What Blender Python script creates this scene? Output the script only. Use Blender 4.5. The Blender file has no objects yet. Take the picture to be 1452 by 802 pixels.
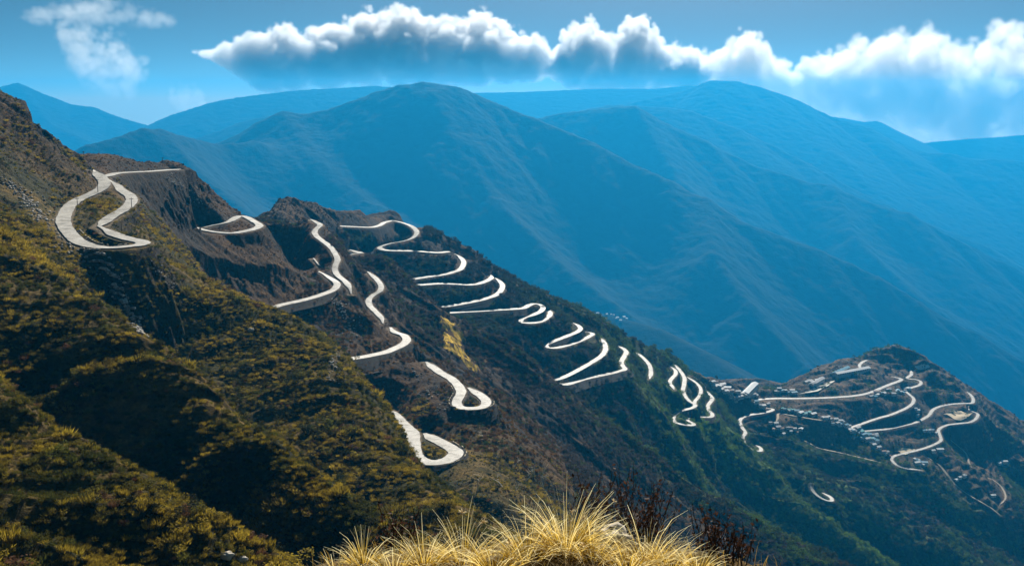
import bpy, math, random
import numpy as np
rng = np.random.default_rng(7)
random.seed(7)
SC = bpy.context.scene
COL = SC.collection
# ------------------------------------------------------------------ survey geometry
F_PX, CU, CV, HOR = 1600.0, 726.0, 401.0, 140.0
PITCH = math.atan((CV - HOR) / F_PX)
SP, CP = math.sin(PITCH), math.cos(PITCH)


def ray(u, v):
    """direction (per metre of northing) of a sight line of the survey photograph"""
    a = (CV - v) / F_PX
    y = CP + a * SP
    return np.array([(u - CU) / F_PX / y, 1.0, (-SP + a * CP) / y])


def pt(u, v, Y, dz=0.0):
    p = ray(u, v) * Y
    p[2] += dz
    return p


# near slope: a tilted plane that ribs and gullies stand proud of
PA, PGX, PGY = -63.9, -0.507, -0.177


def on_plane(u, v, off=0.0):
    d = ray(u, v)
    return d * ((PA + off) / (d[2] - PGX * d[0] - PGY))


# ------------------------------------------------------------------ noise
def _hash(ix, iy, seed):
    h = (ix.astype(np.int64) * 374761393 + iy.astype(np.int64) * 668265263 + seed * 1442695041) & 0xFFFFFFFF
    h = ((h ^ (h >> 13)) * 1274126177) & 0xFFFFFFFF
    return ((h ^ (h >> 16)) & 0xFFFF) / 65535.0


def gnoise(x, y, seed=0):
    ix, iy = np.floor(x), np.floor(y)
    fx, fy = x - ix, y - iy
    ux, uy = fx * fx * fx * (fx * (fx * 6 - 15) + 10), fy * fy * fy * (fy * (fy * 6 - 15) + 10)
    out = 0
    for dx in (0, 1):
        for dy in (0, 1):
            a = _hash(ix + dx, iy + dy, seed) * 6.2831853
            g = np.cos(a) * (fx - dx) + np.sin(a) * (fy - dy)
            out = out + g * (ux if dx else 1 - ux) * (uy if dy else 1 - uy)
    return out * 1.5


def fbm(x, y, octs=5, seed=0, gain=0.5, ridged=False):
    s, amp = 0.0, 1.0
    for o in range(octs):
        n = gnoise(x * 2 ** o, y * 2 ** o, seed + o * 17)
        s = s + amp * ((1 - 2.2 * np.abs(n)) if ridged else n)
        amp *= gain
    return s


def smooth01(x):
    x = np.clip(x, 0, 1)
    return x * x * (3 - 2 * x)


# ------------------------------------------------------------------ roads (u, v, northing)
ROADS = {
 'A1': (2.9, [(131,239,520),(133.5,243,515),(142,250,507),(148,258,499),(146,265,490),(137.5,271,482),(125,277,473),(112.6,282,464),(102,289,452),(96,296,440),(90,310,416),(91,318,404),(96,327,391),(110,341,372),(131,349,362),(158,351,361),(181,349,365),(196,347.5,371),(203,345,378),(200,342,386),(185,339,392),(165,333,398),(151,326,402),(141,321,405)]),
 'A2': (2.7, [(141,321,405),(150,313,418),(160,305.6,431),(172,299,443),(181,292.5,455),(187,284,470),(184,277,485),(176,272,500),(170,268,508),(163,262,514),(156,257,517),(150,252.5,519)]),
 'A3': (2.4, [(149,251,520),(160,247,534),(172,245,550),(190,244,572),(212,243,598),(232,241.5,620),(247,240.5,634),(256,239.8,642)]),
 'D': (2.5, [(277,322,640),(290,326,632),(304,328.6,627),(326,330.4,624),(340,329,627),(352,326.7,632),(362,324,638),(368,320.5,648),(366,317,656),(360,313.6,664),(350,308,674),(341,306,680),(334,309,672),(326,313.6,660),(315,317,654),(303.7,319,648),(290,322,642)]),
 'E1': (2.1, [(440,311,770),(448,314.5,760),(454,319,752),(449,324,743),(446,329,735),(449,335,727),(457,341,720),(465,347,714),(472,354,706),(476,361,696),(479,368,688),(476,376,682),(475,384,676),(481,392,668),(490,399,660),(496,408,652),(498,416.5,648)]),
 'E2a': (2.0, [(444,366,696),(451,374,693),(459,381,690)]),
 'E2': (2.4, [(451.5,384.7,676),(460,389,670),(468,394,666),(476,399,661),(478,404,657),(475,409,652),(468,413,648),(456,417.5,643),(442,422,638),(422,427,633),(401,431.5,628),(380,438,624),(362,443.8,620),(345,449,617)]),
 'F': (2.1, [(520.7,385,760),(530,392,750),(537.5,400,738),(540.5,406,730),(539,412,724),(531,417,716),(524.5,422.5,709),(522.5,428,703),(525,434,695),(531,440,687),(537.5,446.4,680),(542,452,674),(543,458,668)]),
 'G': (2.8, [(553,464,664),(560,470.8,655),(571,474,645),(576.8,480,637),(575,485,631),(569,489.5,626),(559,494,621),(547,499,616),(531,502.5,611),(513,506,607),(488,509.5,603),(462,513,600),(445,516,598)]),
 'Y1': (2.9, [(604,513,626),(615,521,612),(626,529,600),(636,534,591),(645,541,580),(651,548,571),(654,556.5,562),(650,564,555),(647.5,571,549),(651,576,546),(660,578.5,545),(671,578.5,545.5),(682.5,577,547),(689,573,551),(689,568,557),(684,562,564),(678,558,570),(671,553.5,578),(664,549.5,585)]),
 'Z1': (3.9, [(548,580,566),(560,590,546),(569.5,600,530),(576,606,518),(584,613,507),(585,624,497),(586.5,635.6,489),(589,645,481),(597,651.5,476),(608,655,473.5),(622,655,473.5),(635,651.5,476),(645,645,481.5),(646,640,487),(641,635.6,492),(628,628,506),(614,621,520),(602,614,532)]),
 'H': (2.6, [(497,361,842),(503,359.5,846),(512,358.5,850),(504,356.5,856),(496,354,862)]),
 'I': (2.7, [(462,320,1085),(472,320,1090),(487,320.7,1098),(502,321.3,1108),(515,322,1120),(528,322,1140),(538,319.5,1168),(545,315.5,1198),(556,312.5,1223)]),
 'I2': (2.8, [(556,312.5,1120),(564,314,1114),(573,316.5,1106),(582,320,1096),(589,325,1086),(591,330,1076),(588,335,1064),(580,339.5,1052),(568,342.5,1043),(556,344.5,1038),(545,347.5,1028),(538,351,1018),(544,354,1013),(555,355,1013),(571,355.3,1016),(588,355.6,1020),(605,357,1026),(622,358,1034),(638,356.6,1048),(643,359,1058)]),
 'J': (2.9, [(644,359.5,1060),(652,364,1058),(657.5,371.5,1050),(653.5,381,1030),(643,385.5,1021),(629,389,1012),(612,391.5,1003),(595.5,394,995),(580,397,988),(571,400,984),(577,403,983),(588,404,987),(605,403,993),(625.5,401.8,1000),(650,402.5,1010),(664,403.5,1018),(678,402,1024),(690,398,1036),(697,393.5,1048),(696,390,1056)]),
 'J2': (2.9, [(702,394,1058),(709,399,1053),(712.5,405,1046),(710,412,1034),(703,418,1022),(692,422,1014),(682,425,1008),(665,428.5,1000),(648.6,431.6,993),(633,434,987),(618.7,436.5,982)]),
 'K': (2.9, [(622,444.6,978),(638,443,983),(656,441.7,990),(680,440.5,1003),(705,439,1017),(725,438,1030),(742,436.5,1042),(750,432.5,1056),(757,430.5,1066),(765,431.5,1070),(770,435.5,1064),(767,441,1050),(756,446,1040),(744,449.5,1034),(738.5,453.5,1029),(741,457,1028),(752,457.7,1034),(765,456,1046),(774,451.5,1062),(780,446,1084),(780,440,1106)]),
 'L': (2.7, [(812,457.5,1124),(819,460.5,1114),(823,466,1104),(817,471,1094),(806,475.4,1082),(790,481.5,1069),(774,488,1058),(778,492.5,1056),(787,493,1060),(800,490.5,1070),(813,486.6,1084),(828,480.5,1108),(840,474,1132),(838,471.5,1140),(830,470,1146)]),
 'M': (2.9, [(853,479,1150),(857,486,1142),(858.5,496,1128),(853,504,1107),(843,511,1090),(826,521,1068),(806,531.5,1050),(792,537,1042),(781,539.5,1038),(787,543,1036),(802,544.6,1042),(816,541,1056),(828,537,1070),(846,533,1088),(862,529.7,1104),(876,526.5,1122),(886,523,1140),(882.5,517.5,1156),(881,512.5,1172),(885,505.5,1196),(888,499,1220),(884,494,1236),(877,490,1250)]),
 'N': (2.6, [(897.5,498,1262),(906,502,1254),(914,509,1242),(920,516,1228),(922.5,522.5,1216),(923,529,1204),(921,537,1190)]),
 'O1': (2.6, [(950,519,1330),(957,524,1318),(958,530,1304),(952,537,1288),(949.5,542.5,1274),(953,547,1264),(956,552,1252)]),
 'O2': (2.7, [(957,517,1370),(965,526,1350),(970.5,536,1328),(970,545,1308),(968.5,553,1292),(971.5,561,1276),(978,568.5,1264),(986,573.8,1256),(981,578,1246),(971,580.5,1238),(961,584,1228),(955.5,589.5,1218),(954.5,594.5,1210),(959,599,1203),(970,601.5,1203),(981,602.5,1205),(984,600.5,1209),(976,596,1221),(975,592,1231),(986,590.4,1246),(998,591,1262),(1008,590.5,1276),(1010,586.5,1290),(1004,580,1312),(1005,573,1342),(1010,565.5,1384),(1007,559.5,1420),(1000,553.5,1456)]),
 'O3': (2.3, [(974,534,1374),(984,540,1356),(991.5,547,1336),(994,554,1318),(991,562,1300),(985.5,568.5,1280),(986,573.5,1262)]),
 'O4': (2.2, [(978,531,1392),(988,537,1412),(997,545,1434),(1001,553,1452)]),
 'P': (2.7, [(1086,578,1524),(1096,579.5,1518),(1092,582.5,1508),(1078,585.5,1496),(1062,588,1482),(1053,591.5,1470),(1049,597,1456),(1052,605,1440),(1057,613,1421),(1053,619.5,1406),(1056,627.5,1394),(1062,634,1386),(1070,638,1384),(1078,639,1388),(1079,635.5,1400),(1075,632,1412),(1069,630,1420)]),
 'Q': (3.2, [(1062,569,1556),(1076,566,1560),(1100,564.5,1566),(1128,564.5,1576),(1160,564,1586),(1190,562.5,1597),(1213,560.5,1610),(1233,556.5,1632),(1250,549.5,1668),(1265,543.5,1692),(1276,539.5,1706),(1277,536.5,1716),(1264,533.5,1726)]),
 'R': (2.8, [(1292,525,1800),(1292,531,1776),(1286,536,1756),(1300,538,1746),(1306,541.5,1734),(1303,546,1718),(1292,549.5,1704),(1284,553.5,1692),(1289,558.5,1674),(1295,564,1656),(1295,570,1642),(1288,576.5,1620),(1277,582,1602),(1262,588,1584),(1247,592,1570),(1226,599,1548),(1205,607,1528),(1207,610.5,1523),(1220,611,1530),(1238,609.5,1544),(1256,608,1556),(1278,603.5,1576),(1298,598.6,1596),(1310,593,1622),(1318,587.5,1648),(1323,580.5,1676),(1334,575.5,1700),(1350,572.5,1718),(1366,571.5,1732),(1378,571,1742),(1380,565.5,1764),(1376,559,1790),(1371,555,1806)]),
 'S': (2.6, [(1377,574,1744),(1373,578,1734),(1378,582.5,1722),(1386,586,1710),(1385,592,1692),(1376,598,1668),(1360,600,1650),(1342,602.5,1632),(1331,609,1614),(1333,617,1596),(1334,624,1580),(1325,629.5,1562),(1311,635,1544),(1292,640,1524),(1274,644,1508),(1265,648,1496),(1265,652.5,1488),(1272,659,1478),(1285,663.5,1472),(1307,666,1474)]),
 'X': (2.6, [(1150,684,1334),(1150,690,1328),(1154,697,1322),(1162,704,1315),(1171,708.5,1312),(1179,709.5,1313),(1179,705.5,1320),(1173,701.5,1328),(1166,698,1334)]),
 'B1': (2.6, [(1195,533,1706),(1203,529,1714),(1204,524,1732),(1200,520,1750)]),
 'B2': (2.6, [(1220,523,1746),(1219,517,1768),(1224,512.5,1786),(1230,510,1800)]),
}
PATHS = {
 'T': (1.5, [(1100,599,1496),(1103,592,1508),(1105,586,1516),(1125,589,1512),(1149,593,1510),(1170,596,1516),(1188,599,1522),(1203,605,1524)]),
 'U': (1.8, [(1136,622,1482),(1150,629,1476),(1162,635,1472),(1190,641,1474),(1215,647,1478),(1240,653,1476),(1258,658,1474)]),
 'V': (1.7, [(1305,641,1534),(1320,651,1528),(1333,660,1522),(1345,675,1508),(1356,688,1498),(1372,700,1492),(1392,711.6,1488),(1406,720,1482),(1418,729.5,1476)]),
 'W': (1.2, [(1341,618,1640),(1356,630,1630),(1370,643,1612),(1376,660,1586),(1390,672,1570),(1408,680,1566),(1420,690,1556),(1426,705,1530),(1417,716,1506)]),
}


def densify_catmull(P, step):
    P = np.asarray(P, float)
    Q = np.vstack([2 * P[0] - P[1], P, 2 * P[-1] - P[-2]])
    out = []
    for i in range(1, len(Q) - 2):
        a, b, c, d = Q[i - 1], Q[i], Q[i + 1], Q[i + 2]
        n = max(2, int(np.linalg.norm(c - b) / step))
        t = np.linspace(0, 1, n, endpoint=False)[:, None]
        out.append(0.5 * (2 * b + (c - a) * t + (2 * a - 5 * b + 4 * c - d) * t * t + (3 * b - a - 3 * c + d) * t ** 3))
    out.append(P[-1:])
    return np.vstack(out)


def resample(P, step):
    d = np.r_[0, np.cumsum(np.linalg.norm(np.diff(P[:, :2], axis=0), axis=1))]
    n = max(2, int(d[-1] / step) + 1)
    s = np.linspace(0, d[-1], n)
    return np.stack([np.interp(s, d, P[:, k]) for k in range(3)], 1)


def road_line(uvY):
    """even grade along the sight lines: heights smoothed, each point slid along its own line to that height"""
    R = np.array([ray(u, v) for u, v, Y in uvY])
    Y = np.array([q[2] for q in uvY], float)
    z = R[:, 2] * Y
    s = np.r_[0, np.cumsum(np.hypot(np.diff(R[:, 0] * Y), np.diff(Y)))]
    zz = z.copy()
    for _ in range(3):
        z2 = zz.copy()
        z2[1:-1] = 0.5 * zz[1:-1] + 0.25 * (zz[:-2] + zz[2:])
        zz = z2
    Y2 = np.clip(zz / R[:, 2], Y - 10, Y + 10)
    return resample(densify_catmull(R * Y2[:, None], 3.0), 1.5)


for k in ('I2', 'J', 'J2', 'K', 'L', 'M'):                 # the upper legs lie farther back up the slope
    ROADS[k] = (ROADS[k][0], [(u, v, Y + 0.75 * (450 - v)) for u, v, Y in ROADS[k][1]])
ROADS['D'] = (ROADS['D'][0], [(u, v, Y + 4) for u, v, Y in ROADS['D'][1]])
ROADS['E2'] = (ROADS['E2'][0], [(u, v, Y - 48 * max(0.0, (478 - u) / 135.0)) for u, v, Y in ROADS['E2'][1]])
ROADS['G'] = (ROADS['G'][0], [(u, v, Y - 40 * max(0.0, (577 - u) / 130.0)) for u, v, Y in ROADS['G'][1]])
RL = {k: (hw * 0.88, road_line(p)) for k, (hw, p) in ROADS.items()}
PL = {k: (hw, road_line(p)) for k, (hw, p) in PATHS.items()}

# ------------------------------------------------------------------ ridges and gullies (u, v, northing[, dz])
LINES = {
 'RL': [(-260,20,470),(-120,90,485),(0,137,500),(40,151,505),(66,178,510),(100,211,518),(128,231,530)],
 'RL2': [(140,226,565),(175,228,600),(215,235,640),(262,240,672),(282,256,688),(300,272,705),(325,296,735),(346,311,760)],
 'MR': [(352,318,880),(377,290,930),(397,257,950),(422,288,968),(450,302,1000),(472,306,1130),(495,308,1170),(530,310,1235),(560,310.5,1255),(600,329,1225),(645,353,1175),(700,387,1165),(770,429,1180),(850,457,1245),(930,499,1360),(1000,540,1520),(1050,556,1600),(1095,560,1650),(1150,530,1770),(1200,513,1800),(1240,503,1830),(1256,496,1845),(1270,491,1850),(1284,496,1852),(1300,507,1852),(1340,532,1860),(1400,571,1880),(1452,604,1900),(1560,680,1900),(1700,780,1900)],
 'S2': [(545,372,840),(560,400,820),(595,425,818),(620,446,820),(700,481,830),(760,524,840),(830,589,860),(900,639,880),(960,684,900),(1050,739,920),(1160,799,940),(1300,880,960),(1450,960,980)],
 'S3': [(985,604,1225),(1008,614,1250),(1055,640,1290),(1102,673,1280),(1136,715,1262),(1192,753,1240),(1247,796,1220),(1350,860,1200),(1450,930,1180)],
 'S5': [(1256,658,1470),(1310,690,1458),(1380,731,1460),(1452,790,1445),(1560,870,1400)],
 'BR': [(900,575,2060),(960,560,2060),(1010,544,2030),(1060,541,2030),(1100,546,2040),(1150,556,2060),(1250,590,2080)],
 'M1r': [(905,548,1120),(928,570,1105),(948,590,1095),(962,622,1085),(990,668,1080)],
 'M2r': [(705,462,1000),(745,500,975),(775,540,960)],
 'M3r': [(824,548,1030),(850,570,1015),(880,595,1005),(905,632,1000)],
 'S1c': [(390,316,775),(420,322,768),(440,330,735),(470,376,690)],
 'S1d': [(498,430,640),(540,462,640)],
}
HID = {  # gullies: points pushed below the sight line
 'N3h': [(190,287,494,0),(206,322,482,0),(234,360,474,0),(262,388,470,0),(290,412,468,0)],
 'G1': [(226,318,520,-4),(250,350,516,-6),(275,385,512,-8),(300,412,510,-10),(330,440,518,-18),(400,462,528,-30),(440,490,535,-32),(480,520,522,-30),(520,550,500,-30),(560,590,462,-30),(590,640,425,-30),(620,700,375,-30),(680,780,330,-30)],
 'GM': [(600,425,880,-24),(640,445,905,-34),(700,482,920,-38),(760,523,940,-40),(830,588,962,-44),(900,636,990,-46),(980,690,1015,-48),(1050,735,1030,-48),(1160,795,1065,-48),(1300,880,1085,-48)],
 'GS': [(1060,640,1340,-16),(1120,672,1340,-26),(1180,735,1310,-26),(1250,785,1280,-26),(1330,840,1260,-26)],
 'GB': [(960,590,1180,-22),(1010,640,1215,-28),(1060,680,1220,-32),(1120,725,1210,-34),(1190,775,1190,-34),(1290,840,1160,-34)],
 'BK2': [(-150,250,800,-60),(0,255,820,-60),(100,265,860,-60),(200,285,890,-60),(300,315,900,-50)],
 'BK3': [(-150,300,1300,-100),(0,300,1300,-100),(200,310,1300,-100),(330,330,1300,-90),(420,335,1400,-80),(540,345,1500,-80)],
 'BK': [(346,318,860,-40),(390,304,850,-10),(330,322,900,-40),(352,330,1000,-40)],
}
FACE = [  # faces seen between the lines
 (700,600,680),(800,650,705),(900,740,740),(1000,790,780),(740,625,600),(715,555,665),(640,480,742),(600,470,735),(580,440,760),
 (700,600,545),(680,660,470),(700,690,440),(745,680,490),(800,740,490),(860,790,490),(660,690,430),(720,640,520),
 (760,500,1005),(700,455,985),(830,540,1030),(860,572,1070),(940,620,1120),(1000,660,1180),(1080,720,1230),(1160,775,1260),
 (900,560,1110),(960,620,1180),(1250,740,1345),(1350,780,1340),(1300,720,1420),(1180,670,1420),(1100,640,1430),
 (300,400,550),(320,370,600),(262,330,585),(262,292,620),(236,290,596),(230,310,568),(290,300,664),
 (400,380,680),(430,400,662),(420,460,600),(470,470,612),(520,540,560),(550,560,545),(600,560,565),
 (1340,630,1620),(1400,640,1680),(1440,700,1650),(1420,600,1790),(1250,520,1800),(1150,600,1520),(1200,640,1500),(1210,580,1570),(1160,550,1640),
]
DATA = []


def world_line(L):
    return resample(np.array([pt(*q) for q in L]), 14.0)


for k in ('RL', 'RL2', 'MR', 'S2', 'S3', 'S5', 'BR', 'M1r', 'M2r', 'M3r', 'S1c', 'S1d'):
    DATA.append(world_line(LINES[k]))
for k in HID:
    DATA.append(world_line(HID[k]))
DATA.append(np.array([pt(*q) for q in FACE]))
for k in ('RL', 'RL2', 'MR'):                                  # the far side of the skyline falls away
    w = world_line(LINES[k])[::3].copy()
    w[:, 1] += 170
    w[:, 0] += 60
    w[:, 2] -= 120
    DATA.append(w)
N1 = [(-120,450),(0,525),(90,590),(180,645),(260,690),(330,745),(400,800),(480,860)]
N1g = [(-120,430),(0,500),(90,568),(180,625),(260,670),(340,725),(420,790),(500,850)]
N2 = [(-100,270),(0,335),(60,378),(130,428),(250,520),(330,570),(420,640),(520,720),(600,790)]
N2g = [(150,375),(190,425),(250,480),(320,548),(400,612),(480,690),(560,750),(640,810)]
N3 = [(330,440),(400,462),(440,490),(480,520),(520,550),(560,590),(588,640),(612,690),(650,740),(690,790),(740,850)]
for L, off in ((N1, 11), (N2, 13), (N3, 4)):
    DATA.append(resample(np.array([on_plane(u, v, off) for u, v in L]), 12.0))
for L, off in ((N1g, -15), (N2g, -19)):
    W = np.array([on_plane(u, v, 0) for u, v in L])
    W[:, 2] += off * np.clip(np.arange(len(L)) / 3.0 + (0.8 if L is N1g else 0.1), 0, 1)
    DATA.append(resample(W, 12.0))
DATA.append(np.array([on_plane(u, v, o) for u, v, o in
    [(0,640,0),(0,740,-1),(120,700,-2),(200,760,0),(-150,600,0),(-150,700,0),(-150,800,0),(60,800,1),(0,860,0),(150,860,0),(300,860,-3),(-150,950,0),(100,1000,0),
     (40,345,0),(20,300,4),(0,270,8),(60,290,12),(60,250,16),(30,210,16),(95,245,16)]]))
DATA.append(np.array([pt(900,802,220,-25), pt(1100,802,420,-40), pt(1300,802,600,-60), pt(1452,802,900,-80), pt(760,802,120,-25), (0,60,-46), (60,100,-75), (-60,70,-38), (200,250,-190), (400,500,-300), (20,30,-30), (-30,30,-24)]))
for hw, L in RL.values():
    DATA.append(L[::9])
for hw, L in PL.values():
    DATA.append(L[::12])
DATA = np.vstack(DATA)
_key = np.unique(np.round(DATA[:, :2] / 5).astype(int), axis=0, return_index=True)[1]
DATA = DATA[_key]

GX0, GX1, GY0, GY1, GS = -760.0, 1120.0, 20.0, 2300.0, 6.0
gx = np.arange(GX0, GX1 + GS, GS)
gy = np.arange(GY0, GY1 + GS, GS)


def fit_base():
    X = DATA[:, :2] / 100.0
    n = len(X)
    D = np.sqrt(((X[:, None] - X[None]) ** 2).sum(-1))
    lam = 0.012
    A = np.zeros((n + 3, n + 3))
    A[:n, :n] = -D + lam * np.eye(n)
    A[:n, n] = 1
    A[:n, n + 1:] = X
    A[n:, :n] = A[:n, n:].T
    b = np.r_[DATA[:, 2], 0, 0, 0]
    w = np.linalg.solve(A, b)
    H = np.zeros((len(gy), len(gx)))
    xs = gx / 100.0
    for j, y in enumerate(gy / 100.0):
        d = np.sqrt((xs[:, None] - X[None, :, 0]) ** 2 + (y - X[None, :, 1]) ** 2)
        H[j] = -(d @ w[:n]) + w[n] + xs * w[n + 1] + y * w[n + 2]
    return H


BASE = fit_base()


def bil(G, x, y, x0=GX0, y0=GY0, s=GS):
    fx = np.clip((x - x0) / s, 0, G.shape[1] - 1.001)
    fy = np.clip((y - y0) / s, 0, G.shape[0] - 1.001)
    ix, iy = fx.astype(int), fy.astype(int)
    fx, fy = fx - ix, fy - iy
    return (G[iy, ix] * (1 - fx) + G[iy, ix + 1] * fx) * (1 - fy) + (G[iy + 1, ix] * (1 - fx) + G[iy + 1, ix + 1] * fx) * fy


# ------------------------------------------------------------------ road distance field (1.5 m cells)
RS = 1.5
rnx, rny = int((GX1 - GX0) / RS), int((GY1 - GY0) / RS)
RD = np.full((rny, rnx), 99.0)
RZ = np.zeros((rny, rnx))
REACH = 27.0


def paint(L, hw):
    m = int(REACH / RS)
    oy, ox = np.mgrid[-m:m + 1, -m:m + 1]
    keep = (ox ** 2 + oy ** 2) <= m * m
    oy, ox = oy[keep], ox[keep]
    ix = ((L[:, 0] - GX0) / RS).astype(int)
    iy = ((L[:, 1] - GY0) / RS).astype(int)
    for k in range(len(L)):
        cx, cy = ix[k] + ox, iy[k] + oy
        ok = (cx >= 0) & (cy >= 0) & (cx < rnx) & (cy < rny)
        cx, cy = cx[ok], cy[ok]
        d = np.hypot(GX0 + cx * RS - L[k, 0], GY0 + cy * RS - L[k, 1]) - hw
        b = d < RD[cy, cx]
        RD[cy[b], cx[b]] = d[b]
        RZ[cy[b], cx[b]] = L[k, 2] - (0.45 if L[k, 1] > 900 else 0.1)


for hw, L in RL.values():
    paint(L, hw)
for hw, L in PL.values():
    paint(L, hw)


LIM = np.full((rny, rnx), 900.0)          # the banks in front of each leg of road stay below the view over it
for hw_, L_ in RL.values():
    for p in L_[::1]:
        r_ = math.hypot(p[0], p[1])
        for side in (-1.5, 0.0, 1.5):
            st = np.arange(3.5, 75.0 if p[1] < 900 else 42.0, 1.0)
            qx = p[0] * (1 - st / r_) + side * p[1] / r_
            qy = p[1] * (1 - st / r_) - side * p[0] / r_
            qz = p[2] * (1 - st / r_) - 0.7 - 0.012 * st
            jx, jy = ((qx - GX0) / RS).astype(int), ((qy - GY0) / RS).astype(int)
            ok = (jx >= 0) & (jy >= 0) & (jx < rnx) & (jy < rny)
            np.minimum.at(LIM, (jy[ok], jx[ok]), qz[ok])


def terrain_h(x, y, detail=True):
    """ground height: base, ribs and erosion, then the road benches cut and filled"""
    z = bil(BASE, x, y)
    rd = bil(RD, x, y, GX0, GY0, RS)
    rz = bil(RZ, x, y, GX0, GY0, RS)
    d = np.hypot(x, y)
    if detail:
        away = smooth01((rd - 2) / 22.0)
        far = smooth01((d - 380) / 500.0)
        wx = x + 16 * gnoise(x / 80, y / 80, 5) + 5 * gnoise(x / 27, y / 27, 7)
        wy = y + 16 * gnoise(x / 80, y / 80, 6) + 5 * gnoise(x / 27, y / 27, 8)
        q = wx * 0.95 + wy * 0.3
        c = -wx * 0.3 + wy * 0.95
        k = 26.0 + 34.0 * far
        rib = (fbm(c / 30.0, q / 170.0, 4, 11, 0.55, True) - 0.6) * 2.2 * (1 - far) + (fbm(c / 62.0, q / 300.0, 4, 12, 0.55, True) - 0.6) * 7.5 * far
        n = rib + fbm(wx / 60.0, wy / 60.0, 3, 31, 0.5) * (1.2 + 1.6 * far)
        z = z + n * (0.1 + 0.9 * away)
        z = z + fbm(x / 7.0, y / 7.0, 3, 51, 0.6) * (0.35 + 0.5 * far) * (0.1 + 0.9 * smooth01((rd - 1.5) / 8.0))
        tw = smooth01((y - 1400) / 100.0) * smooth01(0.6 + 2.0 * gnoise(x / 130, y / 130, 61)) * smooth01((z + 640) / 60.0)
        z = z - tw * 1.0 * np.sin(z * 2 * math.pi / 6.5)
    lim = bil(LIM, x, y, GX0, GY0, RS)
    z = np.where(rd > 1.5, np.minimum(z, lim), z)
    sh = 1.6
    e = np.clip(rd - sh, 0, None)
    rk = 1.0 + 0.2 * fbm(x / 5.0, y / 5.0, 3, 77, 0.6) if detail else 1.0
    lo = rz - 0.35 - 1.9 * e * rk
    hi = rz - 0.35 + 0.95 * e * rk
    near = rd < REACH - 3
    z = np.where(near, np.clip(z, lo, hi), z)
    return z, rd
NCOL, NROW = 1300, 2400
SCRUB = 1.15
CLOUDS = True
HAZE, HAZE_COL, HAZE_DEN, HAZE_G = True, (0.018, 0.42, 0.88), 0.76e-4, 0.45
SUN_AZ_D, SUN_EL_D, SUN_E = 9.0, 37.0, 5.0
SKY_S, SKY_SAT, SKY_HUE, SKY_VAL, SKY_LIFT, SKY_STEEP, EXPO = 0.05, 1.15, 0.466, 0.78, 0.02, 4.5, 0.78
SKY_AIR, SKY_DUST, SKY_O3 = 1.0, 4.0, 3.0
VB = 2
CLOUD_G, CLOUD_STEP = 0.5, 4.0
def mesh_obj(name, verts, faces, mat=None, parent=None, smooth=False):
    me = bpy.data.meshes.new(name)
    verts = np.asarray(verts, np.float32)
    faces = np.asarray(faces, np.int32)
    me.vertices.add(len(verts))
    me.vertices.foreach_set('co', verts.ravel())
    n, k = faces.shape
    me.loops.add(n * k)
    me.loops.foreach_set('vertex_index', faces.ravel())
    me.polygons.add(n)
    me.polygons.foreach_set('loop_start', np.arange(0, n * k, k, dtype=np.int32))
    me.update(calc_edges=True)
    if smooth:
        me.polygons.foreach_set('use_smooth', np.ones(n, bool))
    if mat:
        me.materials.append(mat)
    o = bpy.data.objects.new(name, me)
    COL.objects.link(o)
    if parent:
        o.parent = parent
    return o


def grid_faces(nr, nc):
    i = np.arange(nr * nc).reshape(nr, nc)
    return np.stack([i[:-1, :-1], i[:-1, 1:], i[1:, 1:], i[1:, :-1]], -1).reshape(-1, 4)


def add_attr(o, name, vals):
    a = o.data.attributes.new(name, 'FLOAT', 'POINT')
    a.data.foreach_set('value', np.asarray(vals, np.float32))


def strip(name, L, hw, lift, mat, jitter=0.25, fall=0.0):
    t = np.gradient(L[:, :2], axis=0)
    t /= np.linalg.norm(t, axis=1)[:, None] + 1e-9
    nrm = np.stack([-t[:, 1], t[:, 0]], 1)
    gxx = bil(BASE, L[:, 0] + 7, L[:, 1]) - bil(BASE, L[:, 0] - 7, L[:, 1])
    gyy = bil(BASE, L[:, 0], L[:, 1] + 7) - bil(BASE, L[:, 0], L[:, 1] - 7)
    up = nrm[:, 0] * gxx + nrm[:, 1] * gyy
    up = up / (np.hypot(gxx, gyy) + 1e-6)
    up = np.convolve(np.pad(up, 4, mode='edge'), np.ones(9) / 9, 'valid') * fall
    sl_ = np.arange(len(L)) * 1.5
    tap = (0.3 + 0.7 * smooth01(sl_ / 12.0)) * (0.3 + 0.7 * smooth01(sl_[::-1] / 12.0))
    cols = [-1.0, -0.6, -0.2, 0.2, 0.6, 1.0]
    V = []
    for c in cols:
        w = c * (hw * tap + (jitter * gnoise(np.arange(len(L)) * 0.31, np.full(len(L), c * 3.3), 3) if abs(c) == 1 else 0))
        p = L.copy()
        p[:, :2] += nrm * w[:, None]
        p[:, 2] += lift - 0.05 * abs(c) + up * c * hw * tap
        V.append(p)
    V = np.stack(V, 1).reshape(-1, 3)
    return V, grid_faces(len(L), len(cols))[:, ::-1]
# ------------------------------------------------------------------ materials
def new_mat(name):
    m = bpy.data.materials.new(name)
    m.use_nodes = True
    nt = m.node_tree
    for n in list(nt.nodes):
        nt.nodes.remove(n)
    return m, nt


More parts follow.
